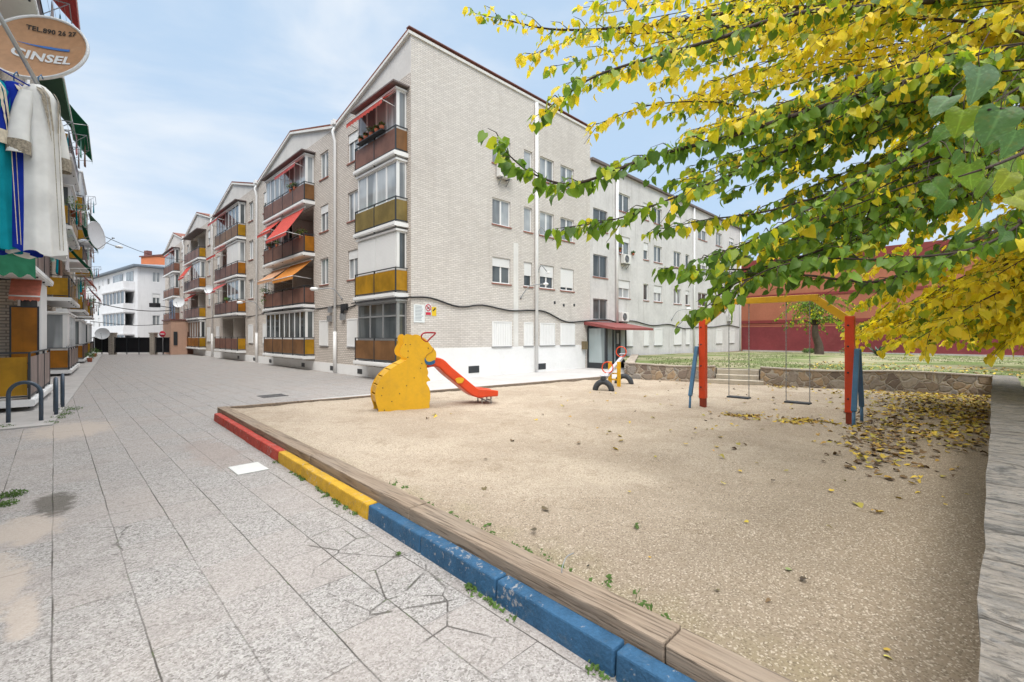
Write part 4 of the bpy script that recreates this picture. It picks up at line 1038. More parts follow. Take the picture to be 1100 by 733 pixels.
# air conditioners
ac_unit(FW, 14.55, .0, 9.0, 'white air conditioner unit under the top window of the brick side wall')
ac_unit(FW, 25.0, .0, 6.25, 'white air conditioner unit below a third floor window with flowers')
ac_unit(FW, 24.75, .0, 2.68, 'white air conditioner unit just above the entrance canopy')
ac_unit(FW, 42.4, .0, 3.1, 'small white air conditioner unit at the far end of the grey wing')

# signs
root = thing('notice_board', 'white notice with small text on the brick wall near the corner', 'sign', FW.pt(10.06, .004, 2.3))
SN = FW
m = MB(); m.fb(SN, 9.82, 10.32, .004, .02, 2.32, 3.02); m.build('board', M['sign_white'], root)
m = MB()
for i in range(11):
    z = 2.95 - i * .055; 
    m.fb(SN, 9.88, 10.26 - ru(0, .12), .021, .023, z, z + .02)
m.build('text_lines', M['sign_ink'], root)
root = thing('prohibition_sign', 'red and white no dogs prohibition sign on the brick wall', 'sign', FW.pt(10.5, .004, 2.55))
m = MB(); m.fb(SN, 10.36, 10.62, .004, .014, 2.62, 3.08); m.build('board', M['sign_white'], root)
m = MB(); c = SN.pt(10.49, .02, 2.92)
m.tube([c + Vector((.115 * math.cos(a), 0, .125 * math.sin(a))) for a in [2 * math.pi * k / 24 for k in range(25)]], .016, 6, cap=False)
m.bar(c + Vector((-.08, 0, .08)), c + Vector((.08, 0, -.08)), .02, .03, up=(0, 1, 0)); m.fb(SN, 10.37, 10.61, .016, .018, 2.63, 2.74); m.build('symbol', M['sign_red'], root)
m = MB(); m.fb(SN, 10.44, 10.53, .016, .018, 2.88, 2.93); m.fb(SN, 10.52, 10.55, .016, .018, 2.91, 2.96); m.fb(SN, 10.45, 10.46, .016, .018, 2.84, 2.88); m.fb(SN, 10.51, 10.52, .016, .018, 2.84, 2.88); m.build('dog_mark', M['sign_black'], root)
root = thing('warning_sign', 'yellow sign with a black figure beside the no dogs sign', 'sign', FW.pt(10.75, .004, 2.6))
m = MB(); m.fb(SN, 10.67, 10.88, .004, .014, 2.60, 2.96); m.build('board', M['sign_yellow'], root)
m = MB(); m.bar(SN.pt(10.71, .017, 2.8), SN.pt(10.83, .017, 2.9), .006, .05); m.fb(SN, 10.79, 10.84, .015, .019, 2.88, 2.93); m.build('symbol', M['sign_black'], root)

# wall lamps
def wall_lamp(base, tip, label, hs=1.0):
    root = thing('wall_lamp', label, 'lamp', base, 0, 'curved arm lamps on the facades')
    b, t_ = Vector(base), Vector(tip); m = MB()
    mid = (b + t_) / 2 + Vector((0, 0, .28))
    m.tube(catmull([b, b + (mid - b) * .55 + Vector((0, 0, .12)), mid, t_], 5), .022, 8); m.lathe(b, (t_ - b), [(.001, 0), (.06, 0), (.06, .03), (.02, .05)], 10)
    m.build('arm', M['grey_metal'], root)
    m = MB(); d = (t_ - b); d.z = 0; d.normalize()
    m.lathe(t_ - d * .05, d, [(.001, 0), (.06 * hs, .0), (.09 * hs, .12 * hs), (.085 * hs, .3 * hs), (.04 * hs, .36 * hs), (.001, .37 * hs)], 14); m.build('lamp_head', M['white'], root)
wall_lamp(FS.pt(5.9, .02, 3.55), FS.pt(6.5, .95, 4.0), 'small white lamp on a curved arm beside the nearest rain pipe')
wall_lamp(FS.pt(18.1, .02, 3.6), FS.pt(18.7, .95, 4.0), 'small white lamp on a curved arm by the second rain pipe')
wall_lamp(FW.pt(15.75, .02, 3.6), FW.pt(16.7, .7, 4.3), 'grey lamp on a bracket on the brick side wall beside the white pipe', .7)
wall_lamp(FW.pt(31.4, .02, 2.95), FW.pt(32.2, .8, 3.75), 'thin curved lamp arm on the grey wing')
wall_lamp(FW.pt(17.0, .02, 6.9), FW.pt(17.3, .35, 6.85), 'small white camera lamp high on the white pipe, brick side wall', .5)
wall_lamp(FW.pt(17.0, .02, 5.0), FW.pt(17.35, .35, 4.95), 'small white camera lamp beside the second floor windows on the pipe', .5)

# electric boxes and cables on the facade
root = thing('junction_boxes', 'cluster of electric junction boxes and looped cables beside the rain pipe', 'junction box', FS.pt(6, .0, 2.6))
for q_ in ((5.55, 5.85, .16, 2.55, 2.85), (7.0, 7.25, .14, 2.95, 3.25), (7.02, 7.3, .16, 2.5, 2.8)): m = MB(); m.fb(FS, q_[0], q_[1], .003, *q_[2:]); m.build('box', M['grey_metal'], root)
m = MB(); m.fb(FS, 5.3, 5.9, .003, .10, 3.0, 3.3)
for k in range(5): m.tube(catmull([FS.pt(5.4 + .1 * k, .06, 3.3), FS.pt(5.5 + .08 * k, .12, 2.95), FS.pt(5.62 + .05 * k, .08, 2.7)], 4), .018, 6)
m.build('cable_loop', M['cable'], root)
def cable(pts, r, label, mat='cable', n=6, group=None):
    m = MB(); m.tube(catmull(pts, 5), r, n); return m.build('cable', M[mat], label=label, cat='cable', group=group)
cable([FS.pt(l, .03 + (.62 if b_ else .02), z) for l, z, b_ in ((-.0, 3.28, 0), (.1, 3.22, 1), (1.2, 3.22, 1), (3.6, 3.2, 1), (4.0, 3.28, 0), (5.2, 3.12, 0), (6.2, 3.25, 0), (8.9, 3.2, 0), (9.1, 3.25, 1), (12, 3.3, 1), (15.7, 3.2, 1), (16, 3.25, 0), (21, 3.15, 0), (21.2, 3.2, 1), (28, 3.25, 1), (33, 3.2, 1), (40, 3.2, 1), (46, 3.2, 1))], .03, 'thick black cable bundle looping along the street facade above the ground floor')
cable([FW.pt(l, .05, z) for l, z in ((9.6, 3.28), (10.6, 3.30), (12, 3.02), (13.3, 3.15), (15, 2.98), (16.6, 3.05), (17.6, 3.0), (19.2, 2.55), (20.8, 2.62), (23, 2.75), (24.3, 2.62), (26, 2.75), (28.5, 2.5), (31, 2.62), (33.5, 2.35), (36, 2.5), (39, 2.55), (42, 2.75), (45, 2.6))], .035, 'thick black cable bundle sagging along the side wall and the grey wing')

# pink ground-floor shop box at the far end
root = thing('ground_floor_annex', 'salmon rendered ground floor annex projecting at the far end of the street', 'building', (8.8, 55, 0))
mb = MB(); mb.box(7.9, 9.69, 54.0, 58.5, 0, 3.3); mb.build('wall', M['pink_wall'], root)
mb = MB(); mb.box(7.8, 9.69, 53.9, 58.6, 3.302, 3.42); mb.build('roof', M['coping'], root)
mb = MB(); mb.box(9.2, 9.62, 53.97, 53.998, .05, 2.2); mb.build('door', M['brown_panel'], root)
mb = MB(); mb.box(8.1, 8.4, 53.93, 53.998, .9, 2.2); mb.build('poster_case', M['dark_metal'], root)

# pots on the street balconies
for i, l in enumerate((1.05, 1.45, 1.9, 2.35, 2.8)):
    potted(FS.pt(l, .64, ZK[3] + .99), 'terracotta flower pot on the top corner balcony rail, %s from the corner' % ordn[i], .2, .17, .13 + .1 * (i == 2), flower=True, group='flower pots on the corner balcony rail')
m = MB(); m.fb(FS, .9, 3.0, .555, .75, ZK[3] + .955, ZK[3] + .985); m.build('pot_shelf', M['dark_metal'], block)
for l, z, lb, s_ in ((10.6, ZK[3], 'leafy flower pot on the top balcony rail under the pink awning, right one', .24), (11.2, ZK[3], 'leafy flower pot on the top balcony rail under the pink awning, left one', .28),
                 (9.75, ZK[2], 'bushy flowering pot at the near end of the balcony below the red awnings', .34), (14.6, ZK[2], 'small flower pot at the far end of the balcony below the red awnings', .26), (13.4, ZK[2], 'small leafy pot in the middle of the balcony below the red awnings', .2),
                 (15.45, ZK[1], 'trailing green plant hanging over the balcony under the orange awnings', .38), (24.3, ZK[1], 'low green plant box on the third bay balcony', .25)):
    potted(FS.pt(l, .48, z + .80 if s_ < .34 else z + .75), lb, .24, .2, s_, droop=(.9 if s_ > .36 else 0), flower=('flower' in lb))
potted(FW.pt(25.95, .12, 6.9), 'small yellow flower pot beside the air conditioner on the grey wing', .16, .14, .13, flower=False)
potted(FW.pt(24.4, .12, 6.92), 'small red flower pot on the sill above the air conditioner', .16, .14, .12, flower=True)

# ================================================================== LEFT BLOCK
LA = Vector((.07, 1, 0)).normalized(); LN = Vector((1, -.07, 0)).normalized()
LO = Vector((-.39, 15.7, 0)) - LN * 1.0
FL = Frame(LO, LA, LN)
LZ = [0.30, 3.50, 6.70, 9.90]
left = thing('apartment_building', 'left apartment block with crowded balconies, amber panels, awnings and drying racks', 'building', LO)
lb = [(0.0, 4.4), (12.6, 19.0), (25.0, 31.4), (37.4, 43.8)]
hs = []
for b, (a, c) in enumerate(lb):
    for k in range(4):
        if b == 0 and k == 0: continue
        hs.append((a + .12, c - .12, LZ[k] + .004, LZ[k] + 2.5, 1.2))
mb = MB(); wall_holes(mb, FL, -14, 46, 0, 13.2, hs); mb.poly([FL.pt(46, 0, 0), FL.pt(46, -9, 0), FL.pt(46, -9, 13.2), FL.pt(46, 0, 13.2)])
mb.poly([FL.pt(-14, 0, 0), FL.pt(-14, -9, 0), FL.pt(-14, -9, 13.2), FL.pt(-14, 0, 13.2)])
mb.build('street_wall', M['brick_left'], left)
for b, (a, c) in enumerate(lb):
    for k in range(4): mb = MB(); mb.poly([FL.pt(a + .12, -1.2, LZ[k]), FL.pt(c - .12, -1.2, LZ[k]), FL.pt(c - .12, -1.2, LZ[k] + 2.5), FL.pt(a + .12, -1.2, LZ[k] + 2.5)]); mb.build('recess_wall', M['soffit'], left)
mb = MB(); mb.fb(FL, -14.2, 46.2, -9, .35, 13.204, 13.36); mb.build('roof', M['roof'], left)
for l in (8.5, 22, 34.5):
    mb = MB(); mb.tube([FL.pt(l, .1, 13), FL.pt(l, .1, .05)], .07, 8)
    mb.build('rain_pipe', M['white'], left)
lspec = {
 (0, 1): dict(front='mauve_panel', side='amber', kind='half', win='glass_mid', mull=3, fromto=(2.4, 4.3)),
 (0, 2): dict(front='amber', side='amber', kind='open', awn=[(.2, 4.2, .75, .8, 'awn_sage')]),
 (0, 3): dict(front='mauve_panel', side='amber', kind='open', awn=[(.2, 4.2, .9, .8, 'awn_pink')]),
 (1, 0): dict(front='mauve_panel', side='orange_panel', kind='enc', win='glass_curtain', mull=6),
 (1, 1): dict(front='amber', side='amber', kind='open', awn=[(12.8, 15.6, .9, .9, 'awn_green')]),
 (1, 2): dict(front='amber', side='amber', kind='half', win='glass_mid', mull=3, fromto=(15.8, 18.8)),
 (1, 3): dict(front='mauve_panel', side='amber', kind='open', awn=[(12.8, 18.6, .8, .8, 'awn_green')]),
 (2, 0): dict(front='brown_panel', side='orange_panel', kind='enc', win='glass_mid', mull=6),
 (2, 1): dict(front='amber', side='amber', kind='open', awn=[(25.2, 28, .8, .8, 'awn_salmon')]),
 (2, 2): dict(front='mauve_panel', side='amber', kind='open', awn=[(25.2, 31, .8, .9, 'awn_green')]),
 (2, 3): dict(front='amber', side='amber', kind='enc', win='glass_curtain', mull=6),
 (3, 0): dict(front='mauve_panel', side='amber', kind='enc', win='glass_mid', mull=6),
 (3, 1): dict(front='amber', side='amber', kind='open', awn=[(37.6, 43, .8, .8, 'awn_red')]),
 (3, 2): dict(front='amber', side='amber', kind='enc', win='glass_mid', mull=6),
 (3, 3): dict(front='amber', side='amber', kind='open', awn=[(37.6, 43, .8, .8, 'awn_sage')]),
}
for (b, k), kw in lspec.items():
    a, c = lb[b]; balcony(left, FL, a, c, LZ[k], 1.0, nseg=3 if b == 0 else 4, H=2.5, awn_n0=.85, **kw)
# white gallery sidings of the ground floor
def siding(l0, l1, n0, n1, z0, z1, parent):
    m = MB(); m.fb(FL, l0, l1, n0, n1, z0, z1)
    k = l0 + .05
    while k < l1 - .3:
        m.fb(FL, k, k + .32, n1 + .002, n1 + .02, z0 + .06, z1 - .08); k += .36
    return m.build('gallery_siding', M['white'], parent)
# ground floor bay nearest: slab, railing, brick room and white gallery
z = LZ[0]; a, c = lb[0]
bo = balcony(left, FL, a, c, z, 1.0, front='mauve_panel', side='amber', kind='open', nseg=3, railtop=1.12)
m = MB(); m.fb(FL, 2.6, 4.35, .004, .50, z + .003, 3.30); m.build('brick_pier', M['brick_left'], bo)
m = MB(); FD = Frame(FL.pt(2.6, 0, 0), FL.n, -FL.a); win_frame(m, FD, .505, .93, z + .01, 3.25, -.06, 0, 1, .05, 2.15); m.build('glazed_door', M['white'], bo)
m = MB(); m.fb(FD, .55, .89, -.04, -.03, z + .06, 3.2); m.build('door_pane', M['glass'], bo)
siding(2.665, 4.35, .505, .93, z + .003, 3.30, bo)
m = MB(); win_frame(m, Frame(FL.pt(2.2, 0, 0), FL.n, -FL.a), .40, .95, 1.05, 2.6, -.03, 0, 1, .035, 1.35); m.build('screen_frame', M['dark_metal'], bo)
m = MB(); m.fb(Frame(FL.pt(2.2, 0, 0), FL.n, -FL.a), .43, .92, -.02, -.012, z + .6, 2.57); m.build('amber_screen', M['orange_panel'], bo)
m = MB(); FA = Frame(FL.pt(1.4, 0, 0), FL.n, -FL.a)
awning(bo, FD, .40, .98, 3.42, .03, .55, .45, 'awn_salmon', .16, arms=False)
# siding over the second bay
siding(12.75, 14.2, .55, .90, LZ[0] + 1.05, LZ[0] + 2.72, left)
# drying racks (parts of the building) and their washing
def rack(fr, l0, l1, n0, n1, z, label=None):
    m = MB()
    for l in (l0, l1): m.bar(fr.pt(l, n0, z), fr.pt(l, n1, z + .05), .022, .022); m.bar(fr.pt(l, n0, z - .5), fr.pt(l, n1, z + .05), .016, .016)
    m.bar(fr.pt(l0, n1, z + .05), fr.pt(l1, n1, z + .05), .022, .022)
    for k in range(1, 5):
        n = n0 + (n1 - n0) * k / 5; m.tube([fr.pt(l0, n, z + .04), fr.pt(l1, n, z + .04)], .004, 4)
    return m.build('drying_rack', M['grey_metal'], left)
def washing(fr, l, n, z, w, h, mat, label, ax='l', cat='laundry'):
    m = MB(); nu, nv = 10, 8; vs = []
    ph = ru(0, 6)
    for sgn in (0, 1):
        for j in range(nv + 1):
            for i in range(nu + 1):
                q = (i / nu - .5) * w * (1 - .06 * math.sin(3.1 * j / nv)); d = .035 * math.sin(i * 1.5 + ph) * (j / nv) + (.006 if sgn else -.006)
                vs.append(fr.pt(l + q, n + d, z - h * j / nv - .02 * math.sin(i * .9 + ph) * (j == nv)) if ax == 'l' else fr.pt(l + d, n + q, z - h * j / nv))
    st = (nu + 1) * (nv + 1)
    fs = [(s_ * st + j * (nu + 1) + i, s_ * st + j * (nu + 1) + i + 1, s_ * st + (j + 1) * (nu + 1) + i + 1, s_ * st + (j + 1) * (nu + 1) + i) for s_ in (0, 1) for j in range(nv) for i in range(nu)]
    m.add(vs, fs, True)
    return m.build('laundry', M[mat], label=label, cat=cat, group='washing hung on the left block')
fln = ['ground', 'first', 'second', 'third']
cols = ['cloth_pink', 'cloth_mint', 'cloth_brown', 'cloth_pale', 'cloth_teal']
cn = {'cloth_pink': 'pink', 'cloth_mint': 'mint green', 'cloth_brown': 'brown', 'cloth_pale': 'pale grey', 'cloth_teal': 'teal'}
bn = ['nearest', 'second', 'third', 'farthest']
for b, (a, c) in enumerate(lb):
    for k in (1, 2, 3):
        z = LZ[k] + (1.05 if (b + k) % 2 else 1.0)
        l0_, l1_ = (a + .3, a + 2.6) if b else (c - 2.4, c - .1)
        rack(FL, l0_, l1_, 1.0, 1.62 if k != 3 else 1.55, z)
        for q in range(4 if b < 2 else 3):
            cc = cols[(b * 2 + k + q) % 5]
            washing(FL, l0_ + .3 + q * .55, 1.2 + .12 * (q % 3), z + .04, ru(.35, .5), ru(.6, 1.05), cc,
                    '%s washing, %s along the %s floor rack of the %s left block bay' % (cn[cc], ordn[q], fln[k], bn[b]))
# balcony greenery on the left
for l, k, lb_, s_, dr in ((4.2, 3, 'green plant spilling over the top balcony behind the big dish', .4, .5), (13.4, 2, 'yellow green bush of balcony plants above the amber panels', .55, .6), (18.6, 1, 'round hanging green plant on the second bay of the left block', .35, .4),
                       (31.2, 1, 'hanging plant at the far end of the third bay of the left block', .35, .4), (26.5, 0, 'potted shrub standing by the third bay railing', .4, 0), (37.2, 0, 'potted shrub by the last bay railing near the gate', .45, 0), (2.6, 0, None, 0, 0)):
    if lb_: potted(FL.pt(l, 1.12 if k else 1.25, LZ[k] + (.55 if k else -.27)), lb_, .3, .28, s_, droop=dr)

def dish(c, nrm, r, label, face='dish_white', depth=.12, arm_to=None, feed=True):
    root = thing('satellite_dish', label, 'satellite dish', c)
    nrm = Vector(nrm).normalized(); c = Vector(c); m = MB()
    prof = [(r * k / 9 + .0005, depth * (k / 9) ** 2) for k in range(10)]
    m.lathe(c - nrm * depth, nrm, prof, 48)
    m.build('reflector', M[face], root)
    m = MB(); x = nrm.orthogonal().normalized(); y = nrm.cross(x)
    prof = [(r * k / 9 + .0005, depth * (k / 9) ** 2 - .012) for k in range(9)] + [(r * 1.0, depth - .02), (r * 1.035, depth - .02), (r * 1.035, depth + .012), (r * .985, depth + .008), (r * .98, depth - .004)]
    m.lathe(c - nrm * depth, nrm, prof, 48); m.build('rim', M['dish_white'], root)
    up = Vector((0, 0, 1)); up = (up - nrm * up.dot(nrm)).normalized()
    if feed:
        m = MB(); f = c + nrm * (r * 1.0) - up * (r * .25)
        m.tube([c - up * r * 1.0, c - up * r * .8 + nrm * .2, f], .012, 6); m.lathe(f, -nrm + up * .2, [(.001, -.06), (.03, -.06), (.035, .04), (.001, .05)], 10); m.build('feed_arm', M['grey_metal'], root)
    m = MB(); q = c - nrm * (depth + .02)
    m.lathe(q, -nrm, [(.09, -.02), (.09, .05), (.03, .08), (.001, .08)], 12)
    if arm_to is not None: m.tube([q - nrm * .05, Vector(arm_to)], .025, 8)
    m.build('mount', M['grey_metal'], root)
    return root
# big tan dish, close above the clothes
DC = P(40, 50, 6.8); dn = Vector((-.457, -.821, .342)).normalized()
DR = .425; DD = .07
big = dish(DC, dn, DR, 'large faded tan satellite dish with printed lettering above the hanging clothes', 'dish_rust', DD, FL.pt(-8.3, .0, 4.3), feed=False)
dx_ = Vector((0, 0, 1)).cross(dn).normalized(); dy_ = dn.cross(dx_)
def dish_text(txt, x, y, size, mat, name, skew=0.0):
    cu = bpy.data.curves.new('t', 'FONT'); cu.body = txt; cu.size = size; cu.align_x = 'CENTER'; cu.align_y = 'CENTER'; cu.resolution_u = 3; cu.space_character = 1.05; cu.offset = size * .035
    ob = bpy.data.objects.new('t', cu); COL.objects.link(ob)
    dg = bpy.context.evaluated_depsgraph_get(); me = bpy.data.meshes.new_from_object(ob.evaluated_get(dg))
    bpy.data.objects.remove(ob)
    m = MB(); vs = []
    for v in me.vertices:
        px, py = v.co.x + x, v.co.y * 1.0 + y + skew * (v.co.x)
        rr = min(1, math.hypot(px, py) / DR); h = DD * rr ** 2 - DD + .006
        vs.append(DC + dx_ * px + dy_ * py + dn * h)
    m.add(vs, [list(p.vertices) for p in me.polygons])
    m.build(name, M[mat], big)
dish_text('TEL.890 26 27', .06, .265, .072, 'dish_ink', 'phone_lettering', -.06)
dish_text('CINSEL', .03, -.085, .16, 'dish_white', 'name_lettering', -.12)
m = MB(); vs = []
for i in range(13):
    px = -.21 + .46 * i / 12
    for py in (.055 - .12 * (px - .02), .058 - .12 * (px - .02) + .028 * min(1, i / 7)):
        rr = math.hypot(px, py) / DR; vs.append(DC + dx_ * px + dy_ * py + dn * (DD * rr * rr - DD + .006))
m.add(vs, [(2 * i, 2 * i + 2, 2 * i + 3, 2 * i + 1) for i in range(12)]); m.build('blue_stripe', M['dish_blue'], big)
# other dishes
c = P(104, 253, 33); dish(c, (.86, -.5, .1), .68, 'white satellite dish on an arm at the far end of the left block', depth=.1, arm_to=FL.pt(17.5, 1.0, c.z - .1))
c = P(110, 358.5, 53); dish(c, (-.25, -.95, .25), .46, 'white round dish with dark lettering just left of the black gate', depth=.12, arm_to=FL.pt(36.5, 1.0, 1.6))
c = P(192, 325, 60); dish(c, (-.5, -.85, .2), .46, 'pale satellite dish on the far end of the right block', depth=.12, arm_to=FS.pt(42, .0, c.z))
c = P(224, 311, 47); dish(c, (-.7, -.7, .2), .3, 'small pale dish near the third rain pipe of the right block', depth=.1, arm_to=FS.pt(27.9, .3, c.z))

# clothes close to the camera: rack pole and garments
HX, HY, HZ = -.10, 5.85, 4.10
pole0 = P(-12, -3, 5.2); pole1 = P(44, 97, 5.75)
root = thing('clothes_rail', 'grey metal clothes rail sloping down in front of the tan dish', 'clothes rail', pole1)
m = MB(); m.tube([pole0 + (pole0 - pole1) * .6, pole1 + Vector((0, 0, .0))], .017, 10); m.build('pole', M['galv'], root)
m = MB(); m.tube([pole1 + Vector((.02, .02, .01)), pole1 + Vector((.06, .12, -.14))], .008, 6); m.tube([pole1 + Vector((-.55, -.6, .0)), pole1 + Vector((.0, .0, -.02)), pole1 + Vector((.1, .4, -.02)), FL.pt(-8.2, 1.0, 4.05)], .006, 6); m.build('line', M['cloth_blue'], root)

def garment(name, top, facing, h, wsh, whem, mat, label, trim=None, sleeve=.5, slw=.16, cuff=None, hem=None):
    """long caftan on a hanger; top = neck point"""
    ang = math.atan2(facing[0], -facing[1])            # rotation about z so that local -Y faces 'facing'
    root = thing(name, label, 'clothing', top, ang, 'clothes hanging by the left block')
    m = MB(); N = 56; J = 26; vs = []
    for j in range(J + 1):
        f = j / J; zz = -h * f
        if f < .12: q = f / .12; wd = .09 + (wsh - .09) * (q ** .7); dep = .05 + .06 * q; zz = -.10 * q ** 1.3 - .0
        else: q = (f - .12) / .88; wd = wsh * .96 + (whem - wsh * .96) * q; dep = .11 + .06 * q; zz = -.10 - (h - .10) * q
        for i in range(N):
            a = 2 * math.pi * i / N; rp = 1 + .10 * max(0, (f - .15)) * math.sin(9 * a + .8 * math.sin(3 * f)) + .05 * f * math.sin(5 * a + 1.3)
            cx, sx = math.cos(a), math.sin(a)
            yy = dep * (abs(sx) ** .8) * (1 if sx > 0 else -1) * rp
            vs.append((wd / 2 * (abs(cx) ** .75) * (1 if cx > 0 else -1) * (1 + .03 * f * math.sin(7 * a)), yy, zz + .02 * f * math.sin(4 * a)))
    fs = [(j * N + i, j * N + (i + 1) % N, (j + 1) * N + (i + 1) % N, (j + 1) * N + i) for j in range(J) for i in range(N)]
    m.add(vs, fs, True)
    for s_ in (-1, 1):                                   # sleeves, hanging down from the shoulders
        ring = []; NN = 20
        for j in range(13):
            f = j / 12; cx = s_ * (wsh * .40 + .10 * f + .03 * math.sin(f * 3)); cz = -.10 - sleeve * f; rw = slw * (.5 + .15 * f); rd = .055 + .02 * f
            for i in range(NN):
                a = 2 * math.pi * i / NN
                ring.append((cx + rw * math.cos(a) * (1 + .05 * math.sin(4 * a + f * 3)), rd * math.sin(a) - .02 * f, cz + s_ * -.12 * rw * math.cos(a) * (1 - f)))
        m.add(ring, [(j * NN + i, j * NN + (i + 1) % NN, (j + 1) * NN + (i + 1) % NN, (j + 1) * NN + i) for j in range(12) for i in range(NN)], True)
    body = m.build('cloth', M[mat], root, world=False)
    if trim:
        m = MB()
        def frontpt(x, z):                               # approx front surface
            q = max(0, min(1, (-z - .10) / (h - .10))); dep = .11 + .06 * q
            if z > -.10: dep = .05 + .06 * (-z / .10)
            wd = (wsh * .96 + (whem - wsh * .96) * q) / 2
            t_ = min(.98, abs(x) / wd) ** (1 / .75); sx = math.sqrt(max(0, 1 - t_ * t_))
            return (x, -dep * sx ** .8 * 1.06 - .012, z)
        for s_ in (-1, 1):
            for lane, (x0, x1, z0, z1, w0, w1) in enumerate(((.06, .025, -.03, -.40, .022, .018), (.025, .018, -.40, -h * .97, .009, .008), (.075, .06, -.05, -.5, .03, .004))):
                if lane == 2: x0, x1 = .09, .045
                prev = None
                for k in range(15):
                    f = k / 14; x = x0 + (x1 - x0) * f; zq = z0 + (z1 - z0) * f; ww = w0 + (w1 - w0) * f
                    ww *= 1 + (.35 * math.sin(k * 2.2) if lane == 2 else 0)
                    cur = (frontpt(s_ * (x - ww / 2), zq), frontpt(s_ * (x + ww / 2), zq))
                    if prev: m.add([prev[0], prev[1], cur[1], cur[0]], [(0, 1, 2, 3)])
                    prev = cur
            m2 = MB(); cz = -.10 - sleeve; cx = s_ * (wsh * .40 + .10)
            for i in range(20):
                a, b = 2 * math.pi * i / 20, 2 * math.pi * (i + 1) / 20; rw, rd = slw * .65 * 1.04, .078
                q = [(cx + rw * math.cos(t_) * (1 + .05 * math.sin(4 * t_ + 3)), rd * math.sin(t_) - .02) for t_ in (a, b)]
                m2.add([(*q[0], cz - .004), (*q[1], cz - .004), (*q[1], cz + .11), (*q[0], cz + .11)], [(0, 1, 2, 3)])
            m2.build('cuff_braid', M[trim], root, world=False)
        m.build('embroidery', M[trim], root, world=False)
    m = MB(); m.tube([(-wsh * .36, 0, -.045), (0, 0, .015), (wsh * .36, 0, -.045)], .012, 8); m.tube([(0, 0, .01), (0, 0, .08), (.03, 0, .12), (.05, 0, .09)], .005, 6)
    m.build('hanger', M['play_navy'], root, world=False)
    return root
wt = P(41, 93, 5.75); garment('caftan', wt, (.78, -.62), 1.50, .26, .36, 'cloth_white', 'long white embroidered caftan hanging below the tan dish', 'gold_trim', .58, .11)
bt = P(15, 90, 5.62); garment('caftan', bt, (.85, -.53), 1.46, .28, .36, 'cloth_blue', 'royal blue caftan hanging left of the white one', 'cream_trim', .50, .11)
tt = P(-9, 84, 5.4); garment('caftan', tt, (.85, -.53), 1.42, .28, .36, 'cloth_teal', 'teal caftan at the left edge of the photo beside the blue one', 'cream_trim', .5, .11)
# green cloth hem below them
m = MB(); vs = []
for j in range(5):
    for i in range(25):
        f = i / 24; p = P(-40 + 78 * f, 268 + 8 * f, 6.9); p += Vector((0, .12 * j * .4, -.05 * j - .025 * math.sin(i * 1.1) * j / 4)); vs.append(p)
m.add(vs, [(j * 25 + i, j * 25 + i + 1, (j + 1) * 25 + i + 1, (j + 1) * 25 + i) for j in range(4) for i in range(24)], True)
m.tube([P(-60, 266, 6.9), P(40, 276.5, 6.9)], .012, 6)
m.build('green_cloth', M['cloth_mint'] if False else M['awn_green'], label='green cloth stretched on a bar below the hanging caftans', cat='cloth')

# ================================================================== FAR END: gate, white block, signs
gA, gB = P(101, 381, 62.6), P(184, 381, 62.6)
gd = (gB - gA); gd.z = 0; GL = gd.length; gd.normalize(); FG = Frame((gA.x, gA.y, 0), gd, (gd.y, -gd.x, 0))
gate = thing('gate', 'black screened metal gate between two brick pillars closing the street', 'gate', (gA.x, gA.y, 0))
u2l = lambda u: (u - 101) / 83 * GL
for a, b in ((101, 118.5), (123.5, 162.5), (167.5, 184)):
    m = MB(); la, lb2 = u2l(a), u2l(b); m.fb(FG, la + .04, lb2 - .04, -.03, -.01, .22, 1.62); m.build('screen_panel', M['black_fabric'], gate)
    m = MB(); n = max(2, int((lb2 - la) / .9))
    for k in range(n + 1): l = la + (lb2 - la) * k / n; m.fb(FG, l - .03, l + .03, -.005, .05, .02, 1.70)
    m.fb(FG, la, lb2, .052, .085, 1.58, 1.66); m.fb(FG, la, lb2, .052, .085, .2, .27); m.build('gate_frame', M['dark_metal'], gate)
for u in (121, 165):
    m = MB(); l = u2l(u); m.fb(FG, l - .22, l + .22, -.22, .22, 0, 2.0); m.fb(FG, l - .27, l + .27, -.27, .27, 2.003, 2.12); m.build('pillar', M['brick_left'], gate)
root = thing('no_entry_sign', 'round red no entry sign on a pole beside the right gate pillar', 'sign', FG.pt(u2l(177.5), .3, 0))
l = u2l(177.5)
m = MB(); m.tube([FG.pt(l, .3, 0), FG.pt(l, .3, 2.1)], .03, 8); m.build('pole', M['grey_metal'], root)
m = MB(); m.lathe(FG.pt(l, .34, 1.98), FG.n, [(.001, 0), (.30, 0), (.30, .02), (.001, .02)], 24); m.build('disc', M['sign_red'], root)
m = MB(); m.fb(FG, l - .19, l + .19, .362, .37, 1.93, 2.03); m.build('white_bar', M['sign_white'], root)
root = thing('lamp_mast', 'grey lattice mast with a floodlight behind the gate', 'lamp', FG.pt(u2l(178), -.8, 0))
l = u2l(178.5)
m = MB(); 
for dx, dy in ((-.18, -.18), (.18, -.18), (.18, .18), (-.18, .18)): m.tube([FG.pt(l + dx, -.8 + dy, 0), FG.pt(l + dx * .7, -.8 + dy * .7, 5.4)], .03, 6)
for k in range(14): z = .2 + k * .37; m.bar(FG.pt(l - .17, -.62, z), FG.pt(l + .17, -.62, z + .35), .03, .03); m.bar(FG.pt(l + .17, -.62, z), FG.pt(l - .17, -.62, z + .02), .03, .03)
m.build('mast', pm('blue_grey_mast', (0.16, 0.22, 0.32), .5), root)
m = MB(); m.bar(FG.pt(l, -.6, 4.55), FG.pt(l - .9, .1, 4.75), .07, .07); m.fb(FG, l - 1.25, l - .55, .0, .5, 4.55, 4.95); m.build('floodlight', M['dark_metal'], root)
